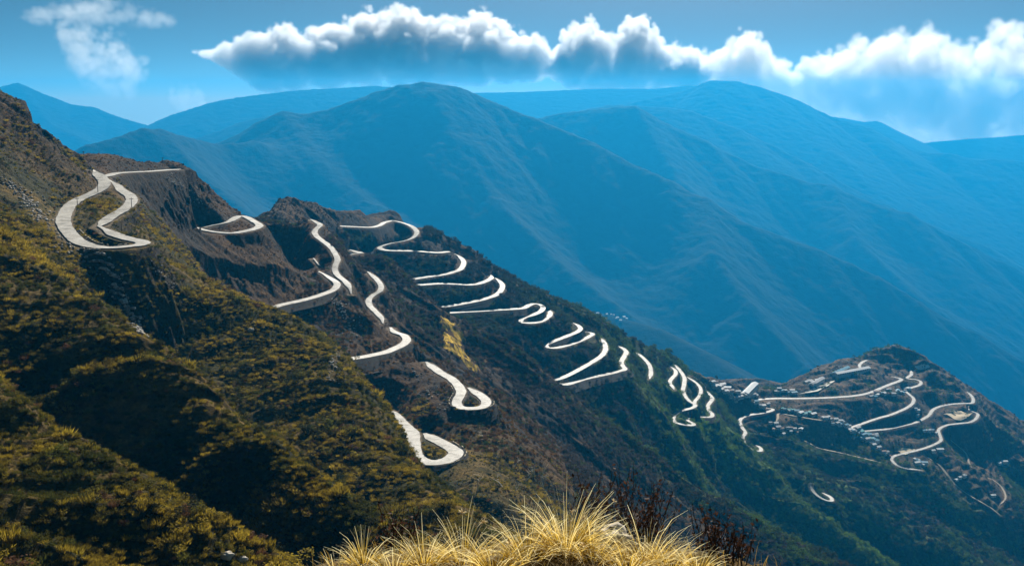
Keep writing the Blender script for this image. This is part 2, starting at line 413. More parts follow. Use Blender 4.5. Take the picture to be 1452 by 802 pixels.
class G:
    """tiny node-graph helper"""
    def __init__(s, nt):
        s.nt = nt

    def n(s, typ, ins=None, **props):
        nd = s.nt.nodes.new(typ)
        for k, v in props.items():
            setattr(nd, k, v)
        for k, v in (ins or {}).items():
            sock = nd.inputs[k]
            if hasattr(v, 'is_output') or isinstance(v, bpy.types.NodeSocket):
                s.nt.links.new(v, sock)
            else:
                sock.default_value = v
        return nd

    def math(s, op, a, b=0.0, c=0.0, clamp=False):
        nd = s.n('ShaderNodeMath', {0: a, 1: b, 2: c}, operation=op, use_clamp=clamp)
        return nd.outputs[0]

    def noise(s, vec, scale, detail=4, rough=0.55, dist=0.0):
        return s.n('ShaderNodeTexNoise', {'Vector': vec, 'Scale': scale, 'Detail': detail, 'Roughness': rough, 'Distortion': dist}).outputs[0]

    def ramp(s, fac, stops, interp='LINEAR'):
        nd = s.n('ShaderNodeValToRGB', {0: fac})
        cr = nd.color_ramp
        cr.interpolation = interp
        while len(cr.elements) < len(stops):
            cr.elements.new(0.5)
        for e, (p, c) in zip(cr.elements, stops):
            e.position = p
            e.color = (*c, 1) if len(c) == 3 else c
        return nd.outputs[0]

    def mix(s, fac, a, b, mode='MIX'):
        nd = s.n('ShaderNodeMix', data_type='RGBA', blend_type=mode)
        for k, v in ((0, fac), (6, a), (7, b)):
            if isinstance(v, bpy.types.NodeSocket):
                s.nt.links.new(v, nd.inputs[k])
            else:
                nd.inputs[k].default_value = v if k == 0 else (*v, 1)
        return nd.outputs[2]

    def out(s, surf=None, vol=None):
        o = s.n('ShaderNodeOutputMaterial')
        if surf:
            s.nt.links.new(surf, o.inputs[0])
        if vol:
            s.nt.links.new(vol, o.inputs[1])

    def bsdf(s, col, rough=0.9, spec=0.15, normal=None):
        ins = {'Base Color': col if isinstance(col, bpy.types.NodeSocket) else (*col, 1), 'Roughness': rough, 'Specular IOR Level': spec}
        nd = s.n('ShaderNodeBsdfPrincipled', ins)
        if normal:
            s.nt.links.new(normal, nd.inputs['Normal'])
        return nd.outputs[0]

    def bump(s, h, strength, dist):
        return s.n('ShaderNodeBump', {'Height': h, 'Strength': strength, 'Distance': dist}).outputs[0]


def plain(name, col, var=0.25, scale=3.0, rough=0.85, spec=0.2):
    m, nt = new_mat(name)
    g = G(nt)
    tc = g.n('ShaderNodeTexCoord').outputs['Object']
    f = g.noise(tc, scale, 4, 0.6)
    c = g.ramp(f, [(0.25, tuple(x * (1 - var) for x in col)), (0.75, tuple(min(1, x * (1 + var)) for x in col))])
    g.out(g.bsdf(c, rough, spec))
    return m


def terrain_mat():
    m, nt = new_mat('slope_ground')
    g = G(nt)
    tc = g.n('ShaderNodeTexCoord').outputs['Object']
    base = g.n('ShaderNodeAttribute', attribute_name='soil').outputs['Color']
    f1 = g.noise(tc, 0.35, 6, 0.65)
    f2 = g.noise(tc, 1.7, 5, 0.7)
    mul = g.ramp(f1, [(0.3, (0.45, 0.45, 0.45)), (0.5, (0.95, 0.95, 0.92)), (0.72, (1.7, 1.6, 1.45))])
    c = g.mix(1.0, base, mul, 'MULTIPLY')
    mul2 = g.ramp(f2, [(0.3, (0.6, 0.6, 0.6)), (0.7, (1.4, 1.4, 1.4))])
    c = g.mix(1.0, c, mul2, 'MULTIPLY')
    h = g.math('ADD', g.math('MULTIPLY', f1, 1.0), g.math('MULTIPLY', f2, 0.45))
    g.out(g.bsdf(c, 0.95, 0.08, g.bump(h, 0.9, 1.6)))
    return m


def road_mat():
    m, nt = new_mat('worn_concrete_road')
    g = G(nt)
    tc = g.n('ShaderNodeTexCoord').outputs['Object']
    f1 = g.noise(tc, 0.22, 5, 0.6)
    f2 = g.noise(tc, 2.2, 4, 0.65)
    c = g.ramp(f1, [(0.32, (0.14, 0.13, 0.11)), (0.47, (0.28, 0.27, 0.245)), (0.68, (0.42, 0.41, 0.38))])
    d = g.ramp(f2, [(0.32, (0.5, 0.48, 0.44)), (0.6, (1.08, 1.07, 1.05))])
    c = g.mix(1.0, c, d, 'MULTIPLY')
    v = g.n('ShaderNodeTexVoronoi', {'Vector': tc, 'Scale': 0.24}, feature='DISTANCE_TO_EDGE').outputs['Distance']
    crack = g.math('LESS_THAN', v, 0.012)
    c = g.mix(g.math('MULTIPLY', crack, 0.5), c, (0.1, 0.09, 0.08))
    g.out(g.bsdf(c, 0.62, 0.35, g.bump(f2, 0.25, 0.1)))
    return m


def forest_mat(name, dark, light, s1, s2):
    m, nt = new_mat(name)
    g = G(nt)
    tc = g.n('ShaderNodeTexCoord').outputs['Object']
    f1 = g.noise(tc, s1, 7, 0.68)
    f2 = g.noise(tc, s2, 4, 0.7)
    f = g.math('ADD', g.math('MULTIPLY', f1, 0.6), g.math('MULTIPLY', f2, 0.4))
    c = g.ramp(f, [(0.36, dark), (0.52, tuple(0.5 * (a + b) for a, b in zip(dark, light))), (0.66, light)])
    g.out(g.bsdf(c, 0.95, 0.05, g.bump(f2, 0.6, 0.3 / s2)))
    return m


M_TERR = terrain_mat()
M_ROAD = road_mat()
# ------------------------------------------------------------------ the slope and the roads
def setk(o, kind):
    o['kind'] = kind
    return o


SCAR = np.array([(622,440),(636,452),(650,462),(657,470),(661,481),(652,486),(663,500),(668,512),(678,518),(680,526),(674,528),(660,517),(648,505),(634,496),(626,480),(630,466),(624,455)], float)


def in_poly(px, py, P):
    ins = np.zeros(px.shape, bool)
    j = len(P) - 1
    for i in range(len(P)):
        c = ((P[i, 1] > py) != (P[j, 1] > py)) & (px < (P[j, 0] - P[i, 0]) * (py - P[i, 1]) / (P[j, 1] - P[i, 1] + 1e-9) + P[i, 0])
        ins ^= c
        j = i
    return ins


def project(x, y, z):
    yc = y * CP - z * SP
    zc = y * SP + z * CP
    return CU + F_PX * x / yc, CV - F_PX * zc / yc


def hit(u, v, Y0, Y1, n=700):
    """first point of the ground met along a sight line"""
    d = ray(u, v)
    Ys = np.linspace(Y0, Y1, n)
    z, _ = terrain_h(d[0] * Ys, Ys)
    below = d[2] * Ys <= z
    k = int(np.argmax(below)) if below.any() else n - 1
    Y = Ys[k]
    return np.array([d[0] * Y, Y, z[k]])


SCARW = None


LIT_GREEN_CRESTS = [world_line(LINES['S2'][7:]), world_line(LINES['S3']), world_line(LINES['M1r'])]  # green crests whose sunlit brightness is painted into the colour


def line_dist(X, Y, lines):
    P_ = np.vstack(lines)
    d = np.full(X.shape, 1e9)
    m_ = Y > 800
    xs, ys = X[m_], Y[m_]
    dd = np.full(xs.shape, 1e9)
    for p in P_[::2]:
        np.minimum(dd, np.hypot(xs - p[0], ys - p[1]), out=dd)
    d[m_] = dd
    return d


def soil_colour(X, Y, Z, rd, slope):
    D = np.hypot(X, Y)
    n1 = fbm(X / 55.0, Y / 55.0, 4, 91, 0.6)
    n2 = fbm(X / 16.0, Y / 16.0, 3, 93, 0.6)
    gold = np.array([.120, .080, .022]); olive = np.array([.040, .038, .012]); brown = np.array([.085, .050, .024])
    dusk = np.array([.040, .033, .027]); green = np.array([.052, .085, .018]); cut = np.array([.030, .024, .018]); pale = np.array([.17, .135, .10])
    near = 1 - smooth01((D - 470) / 90.0)
    t = smooth01(0.5 + 0.8 * n1 + 0.5 * n2)[..., None]
    c_near = gold * t + olive * (1 - t)
    c_mid = brown * t + dusk * (1 - t)
    c = c_near * near[..., None] + c_mid * (1 - near[..., None])
    gz = smooth01((D - 830) / 200.0) * smooth01((X + 20) / 160.0) * smooth01(0.55 + 1.1 * n1) * (1 - smooth01((Y - 1440) / 160.0))
    c = c * (1 - gz[..., None]) + green * gz[..., None]
    gl = np.exp(-(line_dist(X, Y, LIT_GREEN_CRESTS) / 38.0) ** 2)[..., None]
    c = c * (1 - gl) + np.array([.07, .115, .016]) * gl  # crest soil: green growth, with sunlight on the crest mixed into its colour
    ter = smooth01((Y - 1420) / 120.0)                       # terraced fields of the village hill
    fld = (np.array([.13, .085, .05]) * smooth01(0.5 + n2)[..., None] + np.array([.05, .045, .03]) * (1 - smooth01(0.5 + n2))[..., None])
    c = c * (1 - ter[..., None]) + fld * ter[..., None]
    rk = smooth01((slope - 1.05) / 0.7) * smooth01(0.7 + n2)
    c = c * (1 - rk[..., None]) + cut * rk[..., None]
    sh = 1 - smooth01((rd - 0.2) / 1.3)
    c = c * (1 - 0.8 * sh[..., None]) + pale * 0.8 * sh[..., None]
    return c


ang = np.linspace(math.radians(-27.5), math.radians(28.0), NCOL)
rr = np.exp(np.linspace(math.log(42), math.log(2150), NROW))
A, R = np.meshgrid(ang, rr)
TX, TY = R * np.sin(A), R * np.cos(A)
TZ, TRD = terrain_h(TX, TY)
gr = np.gradient(TZ, axis=0) / np.gradient(R, axis=0)
ga = np.gradient(TZ, axis=1) / (np.gradient(A, axis=1) * R)
TSL = np.hypot(gr, ga)
soil = soil_colour(TX, TY, TZ, TRD, TSL)
pu, pv = project(TX, TY, TZ)
wob = fbm(TX / 6.0, TY / 6.0, 3, 5, 0.6)
scar = in_poly(pu + 5 * wob, pv + 4 * fbm(TX / 6.0, TY / 6.0, 3, 9, 0.6), SCAR) & (TY > 690) & (TY < 930)
sc_t = (scar & (wob > -0.25)).astype(float)[..., None]
soil = soil * (1 - sc_t) + np.array([.64, .42, .06]) * sc_t * (0.75 + 0.7 * fbm(TX / 3.0, TY / 3.0, 2, 19, 0.6))[..., None]
terrain = mesh_obj('hillside', np.stack([TX, TY, TZ], -1).reshape(-1, 3), grid_faces(*TX.shape)[:, ::-1], M_TERR)
setk(terrain, 'structure')
ca = terrain.data.attributes.new('soil', 'FLOAT_COLOR', 'POINT')
ca.data.foreach_set('color', np.concatenate([soil, np.ones(soil.shape[:2] + (1,))], -1).astype(np.float32).ravel())
for k, (hw, L) in RL.items():
    V, Fc = strip(k, L, hw, 0.12, M_ROAD, fall=0.11 if L[:, 1].mean() > 900 else (0.07 if k in ('G', 'E2', 'D', 'A3') else 0.0))
    setk(mesh_obj('road', V, Fc, M_ROAD), 'structure')
M_PATH = plain('dusty_path', (.34, .28, .2))
for k, (hw, L) in PL.items():
    V, Fc = strip(k, L, hw, 0.15, M_PATH)
    setk(mesh_obj('path', V, Fc, M_PATH), 'structure')

# ------------------------------------------------------------------ mountains beyond the valley
VALLEY = -2300.0
MTN = {
 'near': dict(k=0.80, amp=60, sc=520, Y0=3300, ridges=[
   [(60,232,5400),(125,208,5500),(165,196,5600),(200,188,5700),(225,199,5750),(250,199,5800),(310,206,6000),(360,204,6100)],
   [(310,204,6500),(340,195,6500),(370,180,6500),(420,168,6500),(480,151,6500),(530,132,6500),(565,122,6500),(600,118,6500),(650,125,6500),(700,145,6500),(752,166,6450),(841,203,6300),(944,255,6100),(1001,295,6000),(1047,321,5900),(1162,352,5800),(1242,392,5700),(1299,427,5600),(1385,473,5500),(1460,518,5400),(1560,580,5300)],
   [(615,150,6380),(640,200,6100),(700,290,5700),(790,370,5300),(880,440,4950),(960,520,4650)],
   [(400,172,6500),(440,230,6050),(520,300,5650),(640,380,5250),(760,470,4800)],
   [(1001,295,6000),(1010,360,5500),(1060,430,5150),(1140,520,4800)],
   [(225,199,5750),(300,260,5400),(380,330,5050),(470,400,4700)]]),
 'valley': dict(k=0.55, amp=18, sc=260, Y0=3000, ridges=[
   [(700,415,4300),(780,431,4300),(860,446,4250),(930,465,4150),(1000,500,4000),(1070,545,3800),(1150,600,3600)]]),
 'second': dict(k=0.75, amp=70, sc=650, Y0=5500, ridges=[
   [(700,185,8300),(760,168,8200),(800,160,8200),(838,156,8200),(875,155,8200),(921,169,8150),(1001,200,8100),(1070,235,8000),(1139,258,7900),(1213,286,7800),(1288,301,7700),(1357,341,7600),(1460,392,7500),(1600,470,7400)],
   [(900,160,8180),(960,260,7500),(1060,330,7000)],[(1180,275,7850),(1210,340,7300),(1300,420,6800)]]),
 'inner': dict(k=0.6, amp=60, sc=700, Y0=7500, ridges=[
   [(760,175,10200),(826,156,10000),(864,149,10000),(944,152,9900),(978,157,9900),(1047,183,9700),(1127,223,9500),(1196,260,9300),(1259,292,9100),(1400,350,8900)]]),
 'far': dict(k=0.6, amp=70, sc=800, Y0=8500, ridges=[
   [(780,170,11400),(835,153,11500),(898,146,11500),(967,130,11500),(1007,114,11500),(1047,116,11500),(1081,125,11450),(1127,141,11400),(1185,168,11300),(1231,180,11200),(1299,214,11100),(1345,226,11000),(1414,227,11000),(1470,232,11000),(1600,250,11000)],
   [(1040,150,11300),(1080,200,10900),(1200,240,10400),(1330,320,9900)],[(1345,226,11000),(1400,300,10400),(1500,380,9900)]]),
 'back': dict(k=0.5, amp=40, sc=900, Y0=10500, ridges=[
   [(560,140,12600),(640,132,12600),(726,131,12600),(780,129,12600),(840,126,12600),(926,126,12500),(978,121,12500),(1050,130,12500)],
   [(1130,160,12600),(1195,168,12600),(1225,173,12600),(1242,171,12600),(1262,186,12600),(1290,205,12500),(1345,200,12600),(1400,196,12600),(1480,190,12600)]]),
 'west': dict(k=0.5, amp=55, sc=800, Y0=9000, ridges=[
   [(-120,150,12000),(-40,135,12000),(0,128,12000),(25,125,12000),(75,140,11900),(100,149,11900),(130,152,11800),(165,165,11700),(200,176,11600),(260,210,11400)],
   [(25,125,12000),(70,180,11300),(140,215,10900)]]),
 'westmid': dict(k=0.5, amp=55, sc=700, Y0=8000, ridges=[
   [(120,215,10300),(190,186,10500),(250,161,10600),(300,145,10700),(340,138,10800),(420,128,10900),(530,122,11000),(640,130,11000)]]),
 'westlow': dict(k=0.55, amp=35, sc=600, Y0=6800, ridges=[
   [(200,225,8700),(262,201,8800),(300,190,8900),(345,172,9000),(390,163,9000),(440,160,9000),(520,165,9000)]]),
}


def seg_max(X, Y, ridges, k):
    T = 80.0
    S = np.zeros(X.shape)
    ref = -k * 900.0
    for L in ridges:
        W = np.array([pt(*q) for q in L])
        H = np.full(X.shape, -1e9)
        for a, b in zip(W[:-1], W[1:]):
            dx, dy = b[0] - a[0], b[1] - a[1]
            t = np.clip(((X - a[0]) * dx + (Y - a[1]) * dy) / (dx * dx + dy * dy), 0, 1)
            dist = np.hypot(X - a[0] - t * dx, Y - a[1] - t * dy)
            H = np.maximum(H, a[2] + t * (b[2] - a[2]) - k * (np.sqrt(dist * dist + 25.0 ** 2) - 25.0))
        S = S + np.exp(np.clip((H - ref) / T, -600, 600))
    return ref + T * np.log(S + 1e-250)


M_FOR = forest_mat('forest_far', (.002, .006, .006), (.007, .016, .011), 0.0035, 0.03)
MTN_GRID = {}
for nm, q in MTN.items():
    us = [p[0] for L in q['ridges'] for p in L]
    Ys = [p[2] for L in q['ridges'] for p in L]
    a0, a1 = max(-0.56, (min(us) - CU - 160) / F_PX), min(0.56, (max(us) - CU + 160) / F_PX)
    nC = int((a1 - a0) / 0.0022)
    nR = 330 if nm != 'near' else 520
    aa = np.linspace(a0, a1, nC)
    yy = np.linspace(q['Y0'], max(Ys) + 500, nR)
    A2, Y2 = np.meshgrid(aa, yy)
    X2 = A2 * Y2
    H = seg_max(X2, Y2, q['ridges'], q['k'])
    s = q['sc']
    wx, wy = X2 + 0.25 * s * gnoise(X2 / s, Y2 / s, 3), Y2 + 0.25 * s * gnoise(X2 / s, Y2 / s, 4)
    crest = np.max(np.array([p[2] for p in [pt(*c) for L in q['ridges'] for c in L]]))
    dep = smooth01((crest - H) / 500.0)
    rib = (fbm((wx * 0.8 + wy * 0.6) / (s * 0.6), (wx * 0.6 - wy * 0.8) / (s * 1.6), 5, 21, 0.52, True) - 0.6)
    H = H + q['amp'] * (0.12 + 0.88 * dep) * rib * 0.14 + fbm(X2 / 60.0, Y2 / 60.0, 3, 41, 0.6) * q['amp'] * 0.07
    H = np.maximum(H, VALLEY - 30)
    MTN_GRID[nm] = (H, aa, yy)
    o = mesh_obj('mountain', np.stack([X2, Y2, H], -1).reshape(-1, 3), grid_faces(*X2.shape)[:, ::-1], M_FOR)
    setk(o, 'structure')
gx2, gy2 = np.meshgrid(np.linspace(-9500, 9500, 60), np.linspace(-400, 13100, 60))
setk(mesh_obj('ground', np.stack([gx2, gy2, VALLEY + 8 * gnoise(gx2 / 900, gy2 / 900)], -1).reshape(-1, 3), grid_faces(60, 60), M_FOR), 'structure')

# ------------------------------------------------------------------ the air
def box_mesh(name, lo, hi, mat):
    x0, y0, z0 = lo
    x1, y1, z1 = hi
    V = [(x0,y0,z0),(x1,y0,z0),(x1,y1,z0),(x0,y1,z0),(x0,y0,z1),(x1,y0,z1),(x1,y1,z1),(x0,y1,z1)]
    Fq = [(0,3,2,1),(4,5,6,7),(0,1,5,4),(1,2,6,5),(2,3,7,6),(3,0,4,7)]
    return mesh_obj(name, V, Fq, mat)


if HAZE:
    hm, nt = new_mat('blue_mountain_haze')
    g = G(nt)
    pv_ = g.n('ShaderNodeVolumePrincipled', {'Color': (*HAZE_COL, 1), 'Density': HAZE_DEN, 'Anisotropy': HAZE_G})
    g.out(vol=pv_.outputs[0])
    setk(box_mesh('haze', (-9800, -600, VALLEY - 40), (9800, 13100, 200), hm), 'stuff')

# ------------------------------------------------------------------ light and camera
SUN_AZ, SUN_EL = math.radians(SUN_AZ_D), math.radians(SUN_EL_D)
import mathutils
sl = bpy.data.lights.new('sun', 'SUN')
sl.energy = SUN_E
sl.angle = math.radians(0.5)
sl.color = (1.0, 0.93, 0.82)
so = bpy.data.objects.new('sun', sl)
COL.objects.link(so)
so.rotation_euler = mathutils.Vector((math.sin(SUN_AZ) * math.cos(SUN_EL), math.cos(SUN_AZ) * math.cos(SUN_EL), math.sin(SUN_EL))).to_track_quat('Z', 'Y').to_euler()
w = bpy.data.worlds.new('World')
SC.world = w
w.use_nodes = True
nt = w.node_tree
bg = nt.nodes['Background']
g = G(nt)
sky = g.n('ShaderNodeTexSky', sky_type='NISHITA', sun_disc=False, sun_elevation=SUN_EL, sun_rotation=SUN_AZ, altitude=3400, air_density=SKY_AIR, dust_density=SKY_DUST, ozone_density=SKY_O3)
tcw = g.n('ShaderNodeTexCoord').outputs['Generated']
sx = g.n('ShaderNodeSeparateXYZ', {0: tcw})
cz = g.n('ShaderNodeCombineXYZ', {0: sx.outputs[0], 1: sx.outputs[1], 2: g.math('ADD', g.math('MULTIPLY', g.math('MAXIMUM', sx.outputs[2], 0.0), SKY_STEEP), SKY_LIFT)})
cz = g.n('ShaderNodeVectorMath', {0: cz.outputs[0]}, operation='NORMALIZE')
nt.links.new(cz.outputs[0], sky.inputs['Vector'])
hs = g.n('ShaderNodeHueSaturation', {'Hue': SKY_HUE, 'Saturation': SKY_SAT, 'Value': SKY_VAL, 'Color': sky.outputs[0]})
nt.links.new(hs.outputs[0], bg.inputs[0])
bg.inputs[1].default_value = SKY_S
cam = bpy.data.cameras.new('camera')
co = bpy.data.objects.new('camera', cam)
COL.objects.link(co)
cam.sensor_width = 36
cam.lens = F_PX / 1452 * 36
cam.clip_start, cam.clip_end = 0.1, 90000
co.rotation_euler = (math.pi / 2 - PITCH, 0, 0)
SC.camera = co
SC.view_settings.view_transform = 'Standard'
SC.view_settings.look = 'None'
SC.view_settings.exposure = EXPO
SC.cycles.use_denoising = True
SC.cycles.volume_bounces = VB
SC.cycles.volume_max_steps = 512
SC.cycles.max_bounces = 6
# ------------------------------------------------------------------ scrub that clothes the slopes
def leaf_mat():
    m, nt = new_mat('scrub_leaves')
    g = G(nt)
    at = g.n('ShaderNodeAttribute', attribute_name='hue', attribute_type='INSTANCER')
    col = at.outputs['Color']
    tip = g.n('ShaderNodeAttribute', attribute_name='tone').outputs['Fac']
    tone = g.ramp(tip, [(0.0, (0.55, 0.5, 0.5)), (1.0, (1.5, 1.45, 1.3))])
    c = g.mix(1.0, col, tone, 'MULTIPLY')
    d = g.bsdf(c, 0.75, 0.12)
    t = g.n('ShaderNodeBsdfTranslucent', {'Color': c}).outputs[0]
    mx = g.n('ShaderNodeMixShader', {0: 0.5, 1: d, 2: t}).outputs[0]
    g.out(mx)
    return m


M_LEAF = leaf_mat()


def proto_bristle(n, seed, spread=1.0, h=1.0, w=0.07):
    r = np.random.default_rng(seed)
    V, Fc, T = [], [], []
    for i in range(n):
        a, s = r.uniform(0, 6.283), math.sqrt(r.uniform(0, 1))
        bx, by = 0.42 * s * math.cos(a) * spread, 0.42 * s * math.sin(a) * spread
        lean = 0.25 + 0.65 * s
        L = h * r.uniform(0.35, 1.0) * (1 - 0.35 * s)
        dx, dy = math.cos(a) * lean * 0.6 + r.normal(0, .12), math.sin(a) * lean * 0.6 + r.normal(0, .12)
        p = np.array([bx, by, r.uniform(-0.05, 0.30) * h])
        d = np.array([dx, dy, 1.0])
        d /= np.linalg.norm(d)
        sd = np.cross(d, r.normal(0, 1, 3))
        sd /= np.linalg.norm(sd) + 1e-9
        k = len(V)
        ww = w * r.uniform(0.7, 1.4)
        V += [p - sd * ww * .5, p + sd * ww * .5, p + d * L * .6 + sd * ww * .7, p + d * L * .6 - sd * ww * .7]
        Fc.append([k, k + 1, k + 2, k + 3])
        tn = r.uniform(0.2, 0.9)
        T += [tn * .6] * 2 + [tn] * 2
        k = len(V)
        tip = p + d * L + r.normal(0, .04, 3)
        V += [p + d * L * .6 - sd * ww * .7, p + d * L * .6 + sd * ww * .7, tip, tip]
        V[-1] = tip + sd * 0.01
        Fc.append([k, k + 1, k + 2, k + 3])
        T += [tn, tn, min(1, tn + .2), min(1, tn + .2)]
    return np.array(V), np.array(Fc), np.array(T)


def proto_leafy(n, seed, rz=0.85, leaf=0.2, lumps=5):
    r = np.random.default_rng(seed)
    C = [(r.normal(0, .25), r.normal(0, .25), r.uniform(.3, .75) * rz, r.uniform(.22, .4)) for _ in range(lumps)]
    V, Fc, T = [], [], []
    for i in range(n):
        cx, cy, cz, cr = C[r.integers(lumps)]
        d = r.normal(0, 1, 3)
        d /= np.linalg.norm(d)
        p = np.array([cx, cy, cz]) + d * cr * r.uniform(.6, 1.08)
        nrm = d + r.normal(0, .7, 3)
        u = np.cross(nrm, [0.3, 0.2, 1]); u /= np.linalg.norm(u)
        v = np.cross(nrm, u); v /= np.linalg.norm(v)
        s = leaf * r.uniform(.5, 1.1)
        k = len(V)
        V += [p - u * s * .5, p + v * s * .38, p + u * s * .5, p - v * s * .38]
        Fc.append([k, k + 1, k + 2, k + 3])
        tn = r.uniform(.1, 1)
        T += [tn] * 4
    return np.array(V), np.array(Fc), np.array(T)


def proto_stone(seed):
    r = np.random.default_rng(seed)
    V = []
    nu, nv = 7, 5
    for j in range(nv):
        ph = math.pi * (j + .5) / nv
        for i in range(nu):
            th = 2 * math.pi * i / nu
            q = r.uniform(.7, 1.15)
            V.append((.5 * q * math.sin(ph) * math.cos(th), .42 * q * math.sin(ph) * math.sin(th), .3 * q * math.cos(ph) + .1))
    Fc = [[j * nu + i, j * nu + (i + 1) % nu, (j + 1) * nu + (i + 1) % nu, (j + 1) * nu + i] for j in range(nv - 1) for i in range(nu)]
    return np.array(V), np.array(Fc), np.full(len(V), .5)


def scatter(name, protos, pos, scl, pid, hue, mat, rotz, tilt=None):
    """ONE object of ground cover: its own mesh holds the sample plants (kept apart by 'pid') and the points they grow at"""
    V, Fc, T, PID = [], [], [], []
    k = 0
    for i, (v, f, t) in enumerate(protos):
        V.append(v + np.array([0, 0, -4000.0]))
        Fc.append(f + k)
        T.append(t)
        PID.append(np.full(len(v), i))
        k += len(v)
    n = len(pos)
    V = np.vstack(V + [pos])
    o = mesh_obj(name, V, np.vstack(Fc), mat)
    me = o.data
    z = np.zeros(k)
    add_attr(o, 'tone', np.r_[np.concatenate(T), np.zeros(n)])
    for nm, vals in (('grp', np.r_[np.concatenate(PID), np.full(n, -1)]), ('pick', np.r_[z, pid])):
        a = me.attributes.new(nm, 'INT', 'POINT')
        a.data.foreach_set('value', vals.astype(np.int32))
    a = me.attributes.new('siz', 'FLOAT_VECTOR', 'POINT')
    a.data.foreach_set('vector', np.vstack([np.ones((k, 3)), scl]).astype(np.float32).ravel())
    a = me.attributes.new('turn', 'FLOAT_VECTOR', 'POINT')
    e = np.zeros((n, 3))
    e[:, 2] = rotz
    if tilt is not None:
        e[:, :2] = tilt
    a.data.foreach_set('vector', np.vstack([np.zeros((k, 3)), e]).astype(np.float32).ravel())
    a = me.attributes.new('hue', 'FLOAT_COLOR', 'POINT')
    a.data.foreach_set('color', np.vstack([np.ones((k, 4)), np.c_[hue, np.ones(n)]]).astype(np.float32).ravel())
    ng = bpy.data.node_groups.new(name + '_growth', 'GeometryNodeTree')
    ng.interface.new_socket('Geometry', in_out='INPUT', socket_type='NodeSocketGeometry')
    ng.interface.new_socket('Geometry', in_out='OUTPUT', socket_type='NodeSocketGeometry')
    gi, go = ng.nodes.new('NodeGroupInput'), ng.nodes.new('NodeGroupOutput')

    def attr(nm, ty):
        nd = ng.nodes.new('GeometryNodeInputNamedAttribute')
        nd.data_type = ty
        nd.inputs[0].default_value = nm
        return nd.outputs[0]
    grp = attr('grp', 'INT')
    cmp_ = ng.nodes.new('FunctionNodeCompare')
    cmp_.data_type = 'INT'
    cmp_.operation = 'GREATER_EQUAL'
    ng.links.new(grp, cmp_.inputs[2])
    cmp_.inputs[3].default_value = 0
    sep = ng.nodes.new('GeometryNodeSeparateGeometry')
    sep.domain = 'POINT'
    ng.links.new(gi.outputs[0], sep.inputs[0])
    ng.links.new(cmp_.outputs[0], sep.inputs[1])
    tr = ng.nodes.new('GeometryNodeTransform')
    ng.links.new(sep.outputs[0], tr.inputs[0])
    tr.inputs['Translation'].default_value = (0, 0, 4000)
    sp = ng.nodes.new('GeometryNodeSplitToInstances')
    ng.links.new(tr.outputs[0], sp.inputs[0])
    sp.domain = 'POINT'
    ng.links.new(grp, sp.inputs['Group ID'])
    m2p = ng.nodes.new('GeometryNodeMeshToPoints')
    ng.links.new(sep.outputs[1], m2p.inputs[0])
    iop = ng.nodes.new('GeometryNodeInstanceOnPoints')
    ng.links.new(m2p.outputs[0], iop.inputs['Points'])
    ng.links.new(sp.outputs[0], iop.inputs['Instance'])
    iop.inputs['Pick Instance'].default_value = True
    ng.links.new(attr('pick', 'INT'), iop.inputs['Instance Index'])
    e2r = ng.nodes.new('FunctionNodeEulerToRotation')
    ng.links.new(attr('turn', 'FLOAT_VECTOR'), e2r.inputs[0])
    ng.links.new(e2r.outputs[0], iop.inputs['Rotation'])
    ng.links.new(attr('siz', 'FLOAT_VECTOR'), iop.inputs['Scale'])
    ng.links.new(iop.outputs[0], go.inputs[0])
    md = o.modifiers.new('growth', 'NODES')
    md.node_group = ng
    o['kind'] = 'stuff'
    return o


def area_points(n, r0, r1, seed, a0=-0.46, a1=0.47):
    r = np.random.default_rng(seed)
    R = np.sqrt(r.uniform(r0 * r0, r1 * r1, n))
    A = r.uniform(a0, a1, n)
    x, y = R * np.sin(A), R * np.cos(A)
    z, rd = terrain_h(x, y)
    e = 2.0
    zx, _ = terrain_h(x + e, y)
    zy, _ = terrain_h(x, y + e)
    return x, y, z, rd, (zx - z) / e, (zy - z) / e, r


PROTOS = [proto_bristle(150, 1, 1.0, 0.9, 0.038), proto_bristle(170, 2, 1.2, 0.75, 0.036), proto_leafy(260, 3, .85, .13), proto_leafy(280, 4, 0.7, 0.14, 6), proto_bristle(130, 5, 0.9, 1.1, 0.032), proto_leafy(230, 6, 1.2, 0.16, 7)]


SCREE_LINES = [
    ([(132,356),(150,385),(165,410),(178,435),(192,462),(206,492)], 520, 6, .25, 1.0),
    ([(2,252),(22,270),(42,290),(62,310)], 160, 5, .25, .9),
    ([(35,285),(60,310),(85,335),(120,360),(140,385)], 260, 12, .25, .9),
    ([(212,372),(232,392),(245,410)], 60, 6, .2, .7),
    ([(240,250),(262,268),(285,290)], 60, 6, .3, .9),
    ([(470,420),(490,445),(505,475)], 90, 8, .3, 1.0),
    ([(480,500),(472,520),(466,545)], 40, 8, .3, .9),
    ([(590,520),(610,560),(640,590)], 90, 14, .25, .9)]


def off_scree(u, v):
    ok = np.ones(u.shape, bool)
    for line, n, spread, s0, s1 in SCREE_LINES:
        for (a0, b0), (a1, b1) in zip(line[:-1], line[1:]):
            t = np.clip(((u - a0) * (a1 - a0) + (v - b0) * (b1 - b0)) / ((a1 - a0) ** 2 + (b1 - b0) ** 2), 0, 1)
            ok &= np.hypot(u - a0 - t * (a1 - a0), v - b0 - t * (b1 - b0)) > 0.55 * spread + 1.0
    return ok


def view_cull(x, y, z):
    """keeps what stands on ground the photograph looks over: within the valley side seen from the ridge"""
    u, v = project(x, y, z)
    return (u > -160) & (u < 1600) & (v < 960) & off_scree(u, v) & (z + 0.9 < bil(LIM, x, y, GX0, GY0, RS))


